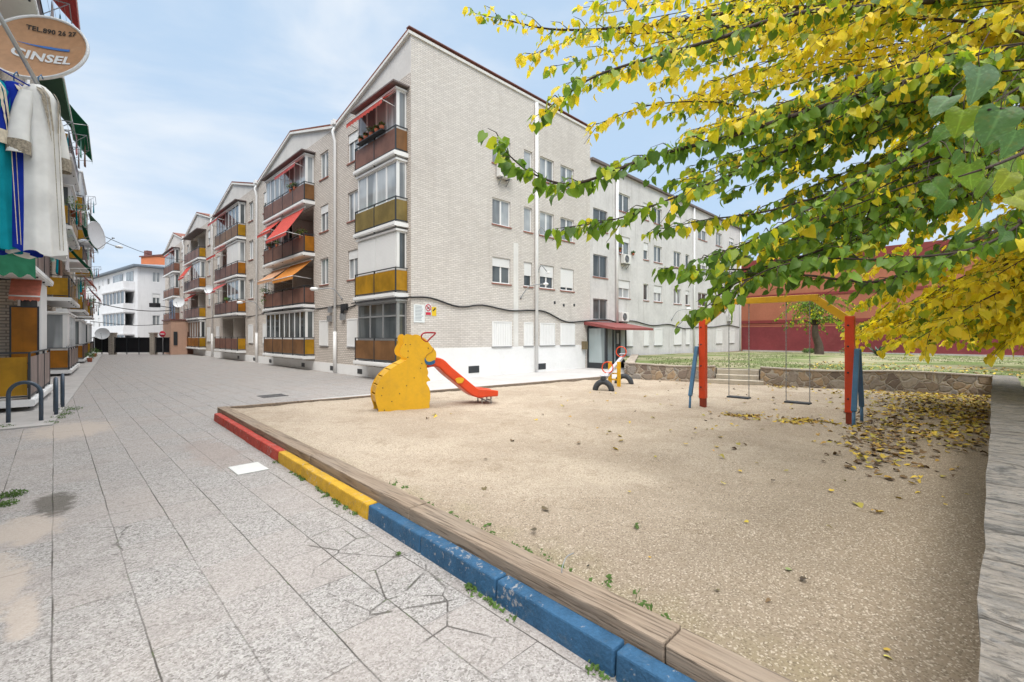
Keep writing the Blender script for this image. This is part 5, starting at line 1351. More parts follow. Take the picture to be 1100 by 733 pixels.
# lamp bracket from the left block
wall_lamp(FL.pt(21, 1.0, 7.2), FL.pt(21.3, 2.6, 7.25), 'lamp on a long arm reaching out from the left block over the street')

# far white block
C0 = Vector((7.3, 72.7, 0)); FA1 = Frame(C0, (-.147, .989, 0), (-.989, -.147, 0)); FA2 = Frame(C0, (.989, .147, 0), (.147, -.989, 0))
far = thing('apartment_building', 'four storey white apartment block with grey roof beyond the gate', 'building', C0)
FT = 10.35; fz = [-.6, 2.15, 4.9, 7.65]
h1 = [(a, b, z + .95, z + 2.25, .18) for z in fz for a, b in ((12.3, 13.6), (15.2, 16.0), (17.2, 18.4), (20.4, 21.4), (22.4, 23.2))]
h2 = [(a, b, z + .95, z + 2.25, .18) for z in fz for a, b in ((1.5, 2.3), (3.0, 3.8))]
mb = MB(); wall_holes(mb, FA1, 0, 26, -1, FT, h1); wall_holes(mb, FA2, 0, 16, -1, FT, h2); mb.poly([FA1.pt(26, 0, -1), FA1.pt(26, -16, -1), FA1.pt(26, -16, FT), FA1.pt(26, 0, FT)])
mb.build('wall', M['far_white'], far)
for (a, b, z0, z1, _) in h1: window(far, FA1, a, b, z0, z1, 2, random.choice(['glass_mid', 'glass_curtain', 'glass']), roller=random.choice([0, .4, .6]), sill=None)
for (a, b, z0, z1, _) in h2: window(far, FA2, a, b, z0, z1, 2, random.choice(['glass_mid', 'glass_curtain']), roller=random.choice([0, .4]), sill=None)
for k, z in enumerate(fz):
    m = MB(); m.fb(FA1, 1.2, 11.2, .003, 1.1, z + .02, z + .95); m.fb(FA1, 1.1, 11.3, .003, 1.15, z - .18, z + .017)
    if k != 3:
        for q in range(7): m.fb(FA1, 1.3 + q * 1.62, 1.42 + q * 1.62, .9, 1.0, z + .953, z + 2.45)
        m.fb(FA1, 1.2, 11.2, .003, 1.05, z + 2.455, z + 2.55)
    o = m.build('balcony', M['far_white'], far)
    m = MB()
    if k != 3: m.fb(FA1, 1.45, 11.0, .93, .95, z + .96, z + 2.44)
    else: m.fb(FA1, 1.6, 4.5, .02, .05, z + .96, z + 2.3); m.fb(FA1, 6.0, 10.5, .02, .05, z + .96, z + 2.3)
    m.build('glazing', M['glass_mid' if k % 2 else 'glass'], o)
mb = MB(); e = .55
b_ = [FA1.pt(-e, e, FT + .02), FA1.pt(26 + e, e, FT + .02), FA1.pt(26 + e, -16 - e, FT + .02), FA1.pt(-e, -16 - e, FT + .02)]
b2 = [p + Vector((0, 0, .22)) for p in b_]; r0, r1 = FA1.pt(7, -8, FT + 1.7), FA1.pt(19, -8, FT + 1.7)
mb.add(b_ + b2 + [r0, r1], [(3, 2, 1, 0), (0, 1, 5, 4), (1, 2, 6, 5), (2, 3, 7, 6), (3, 0, 4, 7), (4, 5, 9, 8), (6, 7, 8, 9), (5, 6, 9), (7, 4, 8)])
mb.build('roof', M['slate_roof'], far)
ob = thing('distant_building', 'orange rendered building rising behind the white block', 'building', (19, 92, 0))
c0, c1 = P(151.5, 280, 112), P(190, 280, 108)
FO = Frame((c0.x, c0.y, 0), (c1.x - c0.x, c1.y - c0.y, 0), ((c1.y - c0.y), -(c1.x - c0.x), 0)); Lo = (c1 - c0).length
m = MB(); m.fb(FO, 0, Lo + 4, -8, 0, 0, 15.4); m.build('wall', M['orange_wall'], ob)
m = MB(); m.fb(FO, -.2, Lo + 4.2, -8.2, .2, 15.403, 15.6); m.fb(FO, .1, .9, -1.2, -.4, 15.603, 16.6); m.build('roof', M['coping'], ob)
# overhead wires across the far street
w0, w1 = FL.pt(30, 1.0, 4.4), FG.pt(u2l(178), -.8, 4.3)
cable([w0, w0.lerp(w1, .33) + Vector((0, 0, -.3)), w0.lerp(w1, .66) + Vector((0, 0, -.3)), w1], .035, 'overhead wire from the left block to the mast, upper one')
w0, w1 = FL.pt(21, 1.0, 8.2), FS.pt(40, .1, 9.3)
cable([w0, w0.lerp(w1, .5) + Vector((0, 0, -.5)), w1], .02, 'thin overhead wire high across the street')
w0, w1 = FL.pt(36, 1.0, 3.0), FG.pt(u2l(178), -.8, 3.0)
cable([w0, w0.lerp(w1, .5) + Vector((0, 0, -.25)), w1], .025, 'overhead wire sagging low in front of the white block')

# terracotta building behind maroon wall
tb = thing('terracotta_building', 'terracotta building with dark red bands behind the maroon wall', 'building', (50, 8, 0))
m = MB(); m.box(50, 62, -8, 21, 0, 8.3); m.build('wall', M['terracotta'], tb)
m = MB(); m.box(49.94, 49.997, -8, 21, 3.05, 3.35); m.box(49.94, 49.997, -8, 21, 5.6, 5.85); m.build('band', M['terracotta_dark'], tb)
m = MB(); m.box(49.8, 62.2, -8.2, 21.2, 8.303, 9.4); m.build('roof', M['terracotta_dark'], tb)
FT_ = Frame((50, 0, 0), (0, 1, 0), (-1, 0, 0))
for y in (-4, 0):
    m = MB(); win_frame(m, FT_, y, y + 1.2, 3.7, 5.0, .004, .05, 2, .06); o = m.build('window', M['white'], tb); m = MB(); m.fb(FT_, y + .05, y + 1.15, .006, .02, 3.75, 4.95); m.build('pane', M['glass'], o)

# ================================================================== PLAYGROUND
# --- slide: two cut-out bear panels with steps between and a chute
p0 = Vector((4.98, 9.0)); e = Vector((.95, -.31)).normalized(); ang = math.atan2(e.y, e.x)
zs0 = sand_z(5.5, 9)
slide = thing('slide', 'yellow bear shaped playground slide with an orange red chute', 'slide', (p0.x, p0.y, zs0 - .03), ang)
B = [(160, 625), (305, 616), (455, 604), (470, 560), (476, 510), (470, 460), (452, 424), (458, 410), (476, 404), (468, 388), (458, 372), (462, 350), (456, 325), (452, 305), (470, 285), (500, 275), (512, 250), (516, 218), (508, 195), (486, 172), (470, 150), (452, 128), (425, 112),
     (400, 98), (375, 96), (350, 108), (335, 97), (318, 100), (304, 116), (302, 140), (308, 160), (292, 182), (281, 212), (286, 238), (300, 252), (322, 258), (320, 272), (292, 290), (255, 312), (220, 338), (185, 372), (158, 410), (140, 450), (130, 495), (132, 540), (142, 580), (150, 606)]
def bx(px): return (px - 160) / 290 * 1.02
def bz(py, px): return (625 - (px - 160) / 290 * 22 - py) / 297.0 * .985
bear = [(bx(x), bz(y, x)) for x, y in B]
def smooth_outline(pts, n=3):
    out = []; L = len(pts)
    for i in range(L):
        p = [Vector((*pts[(i + k - 1) % L], 0)) for k in range(4)]
        for k in range(n):
            t_ = k / n; q = .5 * ((2 * p[1]) + (p[2] - p[0]) * t_ + (2 * p[0] - 5 * p[1] + 4 * p[2] - p[3]) * t_ ** 2 + (3 * p[1] - p[0] - 3 * p[2] + p[3]) * t_ ** 3)
            out.append((q.x, q.y))
    return out
bear_s = smooth_outline(bear)
for y in (0.0, 0.55):
    m = MB(); m.extr(bear_s, lambda a, b, t_: (a, t_, b), y, y + .022); m.build('bear_panel', M['play_yellow'], slide, world=False)
m = MB()
for x, y in ((185, 605), (230, 548), (278, 496), (322, 442), (370, 388), (412, 322), (420, 288), (315, 168), (345, 165), (332, 210), (330, 252), (462, 182), (175, 460), (168, 510)):
    m.lathe((bx(x), -.001, bz(y, x)), (0, -1, 0), [(.001, .010), (.011, .008), (.012, 0)], 10)
m.build('bolt', M['bolt'], slide, world=False)
m = MB()      # ladder boards up the bear's back, with hand holes
back = [(bx(x), bz(y, x)) for x, y in ((146, 600), (132, 520), (146, 440), (190, 368), (255, 312), (318, 274))]
bk = catmull([Vector((x, 0, z)) for x, z in back], 4)
for i in range(2, len(bk) - 1, 3):
    p = bk[i]; d = (bk[min(i + 1, len(bk) - 1)] - bk[i - 1]).normalized(); q = bk[min(i + 2, len(bk) - 1)]
    m.hexa([(p.x + .015, .024, p.z), (p.x + .035, .024, p.z - .0), (p.x + .035, .548, p.z), (p.x + .015, .548, p.z),
            (p.x + .015 + d.x * .17, .024, p.z + d.z * .17), (p.x + .035 + d.x * .17, .024, p.z + d.z * .17), (p.x + .035 + d.x * .17, .548, p.z + d.z * .17), (p.x + .015 + d.x * .17, .548, p.z + d.z * .17)])
m.box(.45, .98, .024, .548, .98, 1.02)
m.build('ladder', M['play_yellow'], slide, world=False)
# snout relief, cheek line and blue collar
m = MB(); q = smooth_outline([(bx(x), bz(y, x)) for x, y in ((440, 250), (448, 268), (466, 276), (486, 270), (502, 262), (506, 278), (492, 292), (466, 298), (446, 290), (438, 272))])
m.extr(q, lambda a, b, t_: (a, t_, b), -.022, -.001); m.build('blue_scarf', M['play_navy'], slide, world=False)
m = MB(); m.tube(catmull([(bx(x), -.004, bz(y, x)) for x, y in ((498, 180), (490, 200), (472, 214), (455, 228), (444, 248))], 4), .009, 6); m.build('snout_line', pm('ochre_relief', (0.42, 0.22, 0.02), .5), slide, world=False)
m = MB()
hz = [(bx(x), bz(y, x)) for x, y in ((420, 120), (418, 100), (440, 80), (505, 74), (506, 84), (478, 112), (455, 138), (436, 132), (420, 120))]
for y in (.012,): m.tube(catmull([(x, y, z) for x, z in hz], 3), .018, 8)
m.build('grab_handle', pm('dark_red_tube', (0.34, 0.02, 0.03), .4), slide, world=False)
# chute
ch = [(bx(452), .98), (bx(500), 1.01), (bx(545), .98), (bx(600), .80), (bx(680), .57), (bx(760), .34), (bx(800), .255), (bx(840), .225), (bx(900), .235), (bx(965), .235)]
ch = [(bx(452) + (x - bx(452)) * 1.0, z) for x, z in ch]
cp = catmull([Vector((x, 0, z)) for x, z in ch], 5)
m = MB(); prof = [(-.24, .15), (-.215, .17), (-.195, .15), (-.185, .02), (-.12, 0), (.12, 0), (.185, .02), (.195, .15), (.215, .17), (.24, .15), (.235, -.02), (.2, -.05), (-.2, -.05), (-.235, -.02)]
rings = []
for i, p in enumerate(cp):
    d = (cp[min(i + 1, len(cp) - 1)] - cp[max(i - 1, 0)]).normalized(); up = Vector((-d.z, 0, d.x)); f = i / (len(cp) - 1)
    for (yy, zz) in prof:
        k = 1.0 if f < .8 else 1.0 - .45 * (f - .8) / .2
        rings.append(tuple(p + up * (zz * (k if zz > .05 else 1)) + Vector((0, .286 + yy, 0))))
n = len(prof); m.add(rings, [(i * n + k, i * n + (k + 1) % n, (i + 1) * n + (k + 1) % n, (i + 1) * n + k) for i in range(len(cp) - 1) for k in range(n)], False)
m.poly(rings[:n]); m.poly(rings[-n:][::-1])
m.build('chute', M['play_red'], slide, world=False, bevel=.006)
m = MB(); c_ = min(cp, key=lambda q: abs(q.x - bx(682)))
o_ = [(c_.x + .10 * math.cos(a) * (1 + .15 * math.sin(3 * a)), c_.z + .055 + .075 * math.sin(a) * (1 + .1 * math.cos(2 * a))) for a in [2 * math.pi * k / 18 for k in range(18)]]
m.extr(o_, lambda a, b, t_: (a, t_, b), .018, .044); m.build('yellow_badge', M['play_yellow'], slide, world=False)
m = MB(); xe = cp[-1].x - .12
for y in (.16, .42): m.tube([(xe - .02, y, .20), (xe - .02, y, .0)], .018, 8); m.tube([(xe - .26, y, .2), (xe - .26, y, .0)], .018, 8); m.tube([(xe - .02, y, .03), (xe - .26, y, .15)], .012, 6)
m.tube([(xe - .02, .16, .09), (xe - .02, .42, .09)], .014, 8)
m.build('chute_support', M['galv'], slide, world=False)

# --- seesaw
sa, sb = Vector((11.75, 7.80)), Vector((13.7, 8.35)); sc_ = (sa + sb) / 2; sd_ = (sb - sa).normalized()
see = thing('seesaw', 'grey plank seesaw on a yellow stand with half buried tyres', 'seesaw', (sc_.x, sc_.y, sand_z(sc_.x, sc_.y) - .02), math.atan2(sd_.y, sd_.x))
m = MB(); m.bar((-1.12, 0, .34), (1.12, 0, .98), .11, .11); m.build('plank', M['play_grey'], see, world=False, bevel=.02)
for y in (-.205, .085):
    m = MB(); m.box(-.02, .02, y, y + .12, .0, .82); m.build('stand_board', M['play_yellow'], see, world=False, bevel=.01)
m = MB(); m.tube([(0, -.2, .63), (0, .2, .63)], .022, 8)
for z in (.22, .42): m.box(-.015, .015, -.083, .083, z, z + .04)
m.build('stand_rung', M['play_yellow'], see, world=False)
for x, z in ((-.72, .46), (.78, .90)):
    m = MB(); zc = z + .21
    m.tube([(x, .17 * math.cos(a), zc + .17 * math.sin(a)) for a in [2 * math.pi * k / 24 for k in range(25)]], .018, 8, cap=False); m.build('ring_handle', M['play_red'], see, world=False)
for x, z in ((-1.0, .40), (1.02, .985)):
    m = MB(); m.box(x - .14, x + .14, -.12, .12, z + .025, z + .06); m.build('seat', M['play_grey'], see, world=False, bevel=.02)
for x in (-1.12, 1.12):
    m = MB(); rp = [(.001, 0)]
    pts = []
    for k in range(15):
        a = math.pi * k / 14; pts.append((x, .25 * math.cos(a), .27 * math.sin(a)))
    m.tube(pts, .085, 12); m.build('tyre', M['rubber'], see, world=False)
m = MB(); m.box(-1.2, -1.08, -.06, .06, .33, .42); m.build('bumper', M['rubber'], see, world=False)

# --- swing frame and two swings
SX = 10.75; YA, YB = 4.42, 1.62
sw_ = thing('swing_set', 'orange red swing set with yellow top beam and blue splayed legs', 'swing set', (SX, 3.0, .15))
for Y in (YA, YB):
    m = MB(); m.box(SX - .075, SX + .075, Y - .075, Y + .075, .34, 2.18); m.build('post', M['play_red'], sw_, bevel=.012)
    m = MB(); m.box(SX - .06, SX + .06, Y - .06, Y + .06, .05, .338); m.build('post_foot', M['rust'], sw_)
    ys_ = 1 if Y == YA else -1
    for s_ in (-1, 1):
        m = MB(); t0 = Vector((SX + s_ * .07, Y + ys_ * .12, 1.55)); t1 = Vector((SX + s_ * .43, Y + ys_ * .12, .42))
        m.bar(t0, t1, .07, .085, up=(0, 1, 0)); lg = m.build('leg', M['play_blue'], sw_, bevel=.012)
        m = MB(); m.tube([t1 + (t1 - t0).normalized() * -.02, t1 + Vector((s_ * .03, 0, -.40))], .028, 8); m.build('leg_foot', M['play_blue'], lg)
    i_ = -1 if Y == YA else 1
    m = MB(); m.bar((SX, Y + i_ * .02, 2.10), (SX, Y + i_ * .58, 2.56), .12, .14); m.build('corner_brace', M['play_yellow'], sw_, bevel=.012)
m = MB(); m.box(SX - .07, SX + .07, YB + .5, YA - .5, 2.50, 2.63); m.build('beam', M['play_yellow'], sw_, bevel=.012)
m = MB()
for Y in (YA, YB):
    for z in (.6, 1.1, 1.6, 2.0): m.lathe((SX - .076, Y + .02, z), (-1, 0, 0), [(.001, .014), (.016, .012), (.018, 0)], 10)
m.build('bolt', M['dark_metal'], sw_)
for (y0, y1, lb_) in ((3.86, 3.40, 'black swing seat hanging on two chains, beside the left post'), (2.72, 2.26, 'black swing seat hanging on two chains, beside the right post')):
    r_ = thing('swing', lb_, 'swing', (SX, (y0 + y1) / 2, .42), 0, 'swings on the red swing set')
    m = MB(); m.hexa([(SX - .10, y1, .42), (SX + .10, y1, .42), (SX + .10, y0, .42), (SX - .10, y0, .42), (SX - .10, y1, .455), (SX + .10, y1, .455), (SX + .10, y0, .455), (SX - .10, y0, .455)]); m.build('seat', M['rubber'], r_, bevel=.012)
    for y in (y0, y1):
        yy = y + (.02 if y == y1 else -.02)
        m = MB(); L_ = 2.5 - .46; n_ = 50
        for k in range(n_):
            za, zb = .455 + L_ * k / n_ - .006, .455 + L_ * (k + 1) / n_ + .006
            d_ = Vector((.009, 0, 0)) if k % 2 else Vector((0, .009, 0)); c_ = Vector((SX, yy, (za + zb) / 2)); hh = (zb - za) / 2
            m.tube([c_ + d_ * math.cos(a) * 1.0 + Vector((0, 0, hh * math.sin(a))) for a in [2 * math.pi * q / 8 for q in range(9)]], .0045, 5, cap=False)
        m.tube([(SX, yy, 2.46), (SX, yy, 2.56)], .012, 6)
        m.build('chain', M['grey_metal'], r_)

# ================================================================== TREES
LEAF_V = np.array([(0, 0, 0), (.27, -.09, .05), (.50, .22, .10), (.40, .58, .08), (0, 1.0, -.06), (-.40, .58, .08), (-.50, .22, .10), (-.27, -.09, .05), (0, .30, 0), (0, .66, -.02)])
LEAF_F = [(0, 1, 2, 8), (8, 2, 3, 9), (9, 3, 4), (0, 8, 6, 7), (8, 9, 5, 6), (9, 4, 5)]
class Leaves:
    def __init__(s): s.v = []; s.c = []; s.n = 0
    def add(s, p, tip, nrm, size, col, curl=1.0):
        y = Vector(tip).normalized(); z = Vector(nrm); z = z - y * z.dot(y)
        z = z.normalized() if z.length > 1e-4 else y.orthogonal().normalized(); x = y.cross(z)
        Mx = np.array([x, y, z]) * size
        V = LEAF_V.copy(); V[:, 2] *= curl; V[:, 0] *= ru(.62, 1.08); V[1:4, 0] *= ru(.85, 1.12); V[1:4, 1] += ru(-.06, .06); V[:, 2] += ru(-.12, .12) * np.sin(V[:, 1] * 5.0)
        V[:, 2] += -0.25 * curl * rnd() * V[:, 1] ** 2
        s.v.append(V @ Mx + np.array(p)); s.c.append(col); s.n += 1
    def build(s, name, mat, parent=None, **kw):
        V = np.concatenate(s.v) if s.v else np.zeros((0, 3)); off = np.zeros(3)
        if parent is not None: off = np.array(parent.location)
        else: off = np.array((V[:, 0].mean(), V[:, 1].mean(), V[:, 2].min()))
        V = V - off
        me = bpy.data.meshes.new(name); n = s.n
        me.vertices.add(len(V)); me.vertices.foreach_set('co', V.astype(np.float32).ravel())
        flat = np.array([k for f in LEAF_F for k in f]); sizes = np.array([len(f) for f in LEAF_F])
        loops = (np.arange(n)[:, None] * 10 + flat[None, :]).ravel(); tot = np.tile(sizes, n)
        me.loops.add(len(loops)); me.loops.foreach_set('vertex_index', loops.astype(np.int32))
        me.polygons.add(len(tot)); me.polygons.foreach_set('loop_start', np.concatenate([[0], np.cumsum(tot)[:-1]]).astype(np.int32))
        me.update(calc_edges=True)
        ca = me.color_attributes.new('Col', 'FLOAT_COLOR', 'POINT')
        C = np.ones((len(V), 4)); C[:, :3] = np.repeat(np.array(s.c), 10, axis=0)
        ca.data.foreach_set('color', C.ravel()); me.polygons.foreach_set('use_smooth', [True] * len(tot))
        me.materials.append(mat)
        o = bpy.data.objects.new(name, me); COL.objects.link(o)
        if parent is not None: o.parent = parent
        else: o.location = off
        return tag(o, **kw)
GREEN = [(.12, .22, .03), (.17, .29, .035), (.085, .17, .03), (.22, .34, .04)]
LIME = [(.36, .44, .035), (.48, .50, .04), (.29, .40, .035)]
YELL = [(.80, .64, .04), (.84, .68, .05), (.74, .63, .04), (.82, .60, .04)]
def leafcol(mixv):
    r = rnd() + (mixv - .5) * 1.25
    c = random.choice(GREEN if r < .38 else (LIME if r < .62 else YELL)); k = ru(.82, 1.18)
    return tuple(x * k for x in c)

def limb(br, lv, ctrl, r0, r1, mixv, leaf=.10, tw_every=.22, tw_len=(.25, .75), start=.25, dens=1.0, leafstep=.075):
    pts = catmull(ctrl, 7); n = len(pts)
    rs = [r0 + (r1 - r0) * (i / (n - 1)) ** .8 for i in range(n)]
    br.tube(pts, rs, 7)
    cum = [0]
    for a, b in zip(pts[:-1], pts[1:]): cum.append(cum[-1] + (b - a).length)
    L = cum[-1]
    def at(d):
        for i in range(n - 1):
            if cum[i + 1] >= d:
                f = (d - cum[i]) / max(1e-6, cum[i + 1] - cum[i]); return pts[i].lerp(pts[i + 1], f), (pts[i + 1] - pts[i]).normalized()
        return pts[-1], (pts[-1] - pts[-2]).normalized()
    d = L * start; side = 1
    while d < L:
        p, t = at(d); f = d / L
        ln = ru(*tw_len) * (1.15 - .75 * f)
        sidev = t.cross(Vector((0, 0, 1))).normalized() * side
        dr = (t * ru(.6, 1.0) + sidev * ru(.3, .9) + Vector((0, 0, ru(-.35, .35)))).normalized()
        m1 = p + dr * ln * .5 + Vector((0, 0, .02)); m2 = p + dr * ln + Vector((0, 0, -.16 * ln))
        tp = [p, m1, m2]
        if rnd() < dens:
            br.tube(tp, [.006, .004, .002], 4, cap=False)
            twig_leaves(lv, tp, mixv + .25 * (rnd() - .5), leaf, leafstep)
        side = -side; d += tw_every * ru(.6, 1.4)
    d = L * max(start, .45)
    while d < L:
        p, t = at(d)
        if rnd() < dens: one_leaf(lv, p, t, mixv, leaf)
        d += leafstep * .75
    for _ in range(3): one_leaf(lv, pts[-1], (pts[-1] - pts[-2]).normalized(), mixv, leaf)
def one_leaf(lv, p, t, mixv, leaf):
    s_ = Vector((random.gauss(0, 1), random.gauss(0, 1), random.gauss(0, .5))).normalized()
    tip = (t * .45 + s_ * .7 + Vector((0, 0, -ru(.4, 1.3)))).normalized()
    nr = Vector((random.gauss(0, .6), random.gauss(0, .6), 1.0 + random.gauss(0, .3)))
    pp = p + s_ * ru(.015, .05) + Vector((0, 0, -.02))
    lv.add(pp, tip, nr, leaf * ru(.6, 1.2), leafcol(mixv), ru(.6, 2.0))
def twig_leaves(lv, tp, mixv, leaf, step):
    for a, b in zip(tp[:-1], tp[1:]):
        L = (b - a).length; d = 0; t = (b - a).normalized()
        while d < L: one_leaf(lv, a + t * d, t, mixv, leaf); d += step * ru(.6, 1.4)

# --- near mulberry-like tree, trunk just outside the frame on the right, its long whips over the sand
TA = Vector((7.6, -2.1, .6)); HA = Vector((7.4, -1.9, 3.4))
ta = thing('tree', 'near tree whose long drooping green and yellow branches hang over the sandpit', 'tree', TA)
trunk = MB(); trunk.tube(catmull([TA + Vector((0, 0, -.1)), TA + Vector((.03, .05, .9)), TA + Vector((-.1, .1, 1.9)), HA], 4), [.30, .27, .25, .24, .235, .23, .22, .22, .21, .21, .2, .2, .19], 14)
for a in range(6): trunk.tube([TA + Vector((math.cos(a) * .22, math.sin(a) * .22, .5)), TA + Vector((math.cos(a) * .36, math.sin(a) * .36, -.05))], [.1, .12], 7)
brA = MB(); lvA = Leaves()
random.seed(21)
defs = [
 # pixel way-points (u, v, s) from base to tip; mix = share of yellow
 ([(1180, -40, 8.2), (1060, -4, 8.3), (930, 5, 8.4), (800, 12, 8.6), (690, 28, 8.8), (600, 32, 8.9), (545, 22, 8.9), (508, 14, 8.8)], 0.063, .72, .09),
 ([(1150, -20, 7.6), (1000, 2, 7.2), (860, 14, 6.8), (770, 42, 6.6), (700, 62, 6.4), (640, 82, 6.2), (600, 108, 6.1), (586, 120, 6.0)], 0.042, .48, .105),
 ([(930, 20, 8.0), (800, 28, 8.4), (700, 36, 8.7), (640, 36, 8.7), (595, 50, 8.6), (563, 62, 8.6)], .02, .78, .09),
 ([(1150, 20, 7.0), (1100, 48, 6.8), (960, 92, 6.4), (860, 122, 6.2), (780, 148, 6.1), (700, 168, 6.0), (650, 188, 5.9), (610, 198, 5.9), (575, 188, 5.8), (550, 170, 5.8), (538, 152, 5.8)], 0.042, .12, .11),
 ([(1150, 30, 8.0), (1000, 76, 8.0), (900, 108, 8.0), (830, 122, 7.9), (770, 110, 7.8), (700, 113, 7.7), (640, 134, 7.6)], 0.035, .85, .095),
 ([(1150, 60, 7.4), (1060, 90, 7.0), (950, 130, 6.7), (870, 152, 6.5), (790, 186, 6.3), (720, 214, 6.2), (660, 236, 6.2), (596, 246, 6.1)], 0.035, .22, .105),
 ([(1160, 110, 7.2), (1020, 165, 6.9), (900, 205, 6.7), (820, 228, 6.6), (760, 236, 6.5), (712, 246, 6.5)], 0.031, .42, .10),
 ([(1160, 160, 6.8), (1040, 210, 6.6), (920, 255, 6.4), (830, 285, 6.3), (770, 290, 6.2), (707, 288, 6.2)], 0.034, .25, .105),
 ([(1160, 205, 6.6), (1040, 262, 6.4), (953, 300, 6.3), (908, 301, 6.2), (868, 296, 6.2), (824, 296, 6.1), (792, 304, 6.1), (765, 324, 6.1), (752, 338, 6.1)], .024, .18, .105),
 ([(1150, 200, 6.0), (1060, 262, 5.8), (960, 278, 5.8), (880, 278, 5.8), (825, 290, 5.8), (788, 312, 5.8), (764, 332, 5.9)], .02, .15, .105),
 ([(1160, 60, 6.2), (1020, 140, 5.9), (930, 190, 5.7), (860, 230, 5.6), (800, 262, 5.6), (740, 282, 5.6)], .02, .2, .105),
]
random.seed(22)
for wp, r0, mx, lf in defs:
    ctrl = [HA.lerp(P(*wp[0]), .0), HA.lerp(P(*wp[0]), .55) + Vector((0, 0, .35))] + [P(*q) for q in wp]
    limb(brA, lvA, ctrl, r0, .003, mx, lf, tw_every=.16, tw_len=(.2, .95), start=.36, leafstep=.062)
# fill whips across the crown
random.seed(33)
for k in range(80):
    u1 = 1100 - 410 * rnd() ** 1.25
    vmax = 110 + max(0, (u1 - 690)) * .62
    v1 = ru(-40, min(vmax, 262)); s1 = ru(6.8, 12.5)
    u0 = 1200; v0 = v1 * .7 - ru(20, 130); s0 = s1 - ru(-.4, .6)
    tip = P(u1, v1, s1); base = P(u0, v0, s0); mid = base.lerp(tip, .5) + Vector((0, 0, .25))
    ctrl = [HA, HA.lerp(base, .5) + Vector((0, 0, .4)), base, mid, base.lerp(tip, .8) + Vector((0, 0, .1)), tip]
    mx = ru(.55, 1.0) if v1 < 190 else ru(.2, .85)
    limb(brA, lvA, ctrl, ru(.014, .028), .003, mx, .10, tw_every=.2, tw_len=(.3, 1.1), start=.38, leafstep=.07)
for k in range(34):
    u1, v1, s1 = ru(690, 900), ru(120, 262), ru(6.0, 8.5)
    if v1 > 150 + (u1 - 690) * .9 or v1 < 60: continue
    base = P(1200, v1 * .6 - ru(0, 60), s1 + .3); tip = P(u1, v1, s1); mid = base.lerp(tip, .5) + Vector((0, 0, .2))
    limb(brA, lvA, [HA, HA.lerp(base, .5) + Vector((0, 0, .4)), base, mid, base.lerp(tip, .8) + Vector((0, 0, .1)), tip], ru(.012, .02), .003, ru(.1, .6), .10, tw_every=.2, tw_len=(.25, .9), start=.5, leafstep=.07)
for k in range(16):
    u1, v1, s1 = ru(785, 930), ru(255, 286), ru(5.8, 7.5)
    base = P(1200, v1 * .6 - ru(0, 60), s1 + .3); tip = P(u1, v1, s1); mid = base.lerp(tip, .5) + Vector((0, 0, .12))
    limb(brA, lvA, [HA, HA.lerp(base, .5) + Vector((0, 0, .4)), base, mid, base.lerp(tip, .8) + Vector((0, 0, .04)), tip], ru(.012, .02), .003, ru(.1, .7), .10, tw_every=.2, tw_len=(.15, .5), start=.55, leafstep=.07)
for k in range(12):
    u1, v1, s1 = ru(570, 760), ru(0, 110), ru(7.0, 9.0)
    base = P(1150, -40 + v1 * .4, s1); tip = P(u1, v1, s1); mid = base.lerp(tip, .5) + Vector((0, 0, .2))
    limb(brA, lvA, [HA, HA.lerp(base, .5) + Vector((0, 0, .4)), base, mid, base.lerp(tip, .8) + Vector((0, 0, .1)), tip], ru(.012, .02), .003, ru(.5, .9), .095, tw_every=.24, tw_len=(.25, .8), start=.55, dens=.8, leafstep=.08)
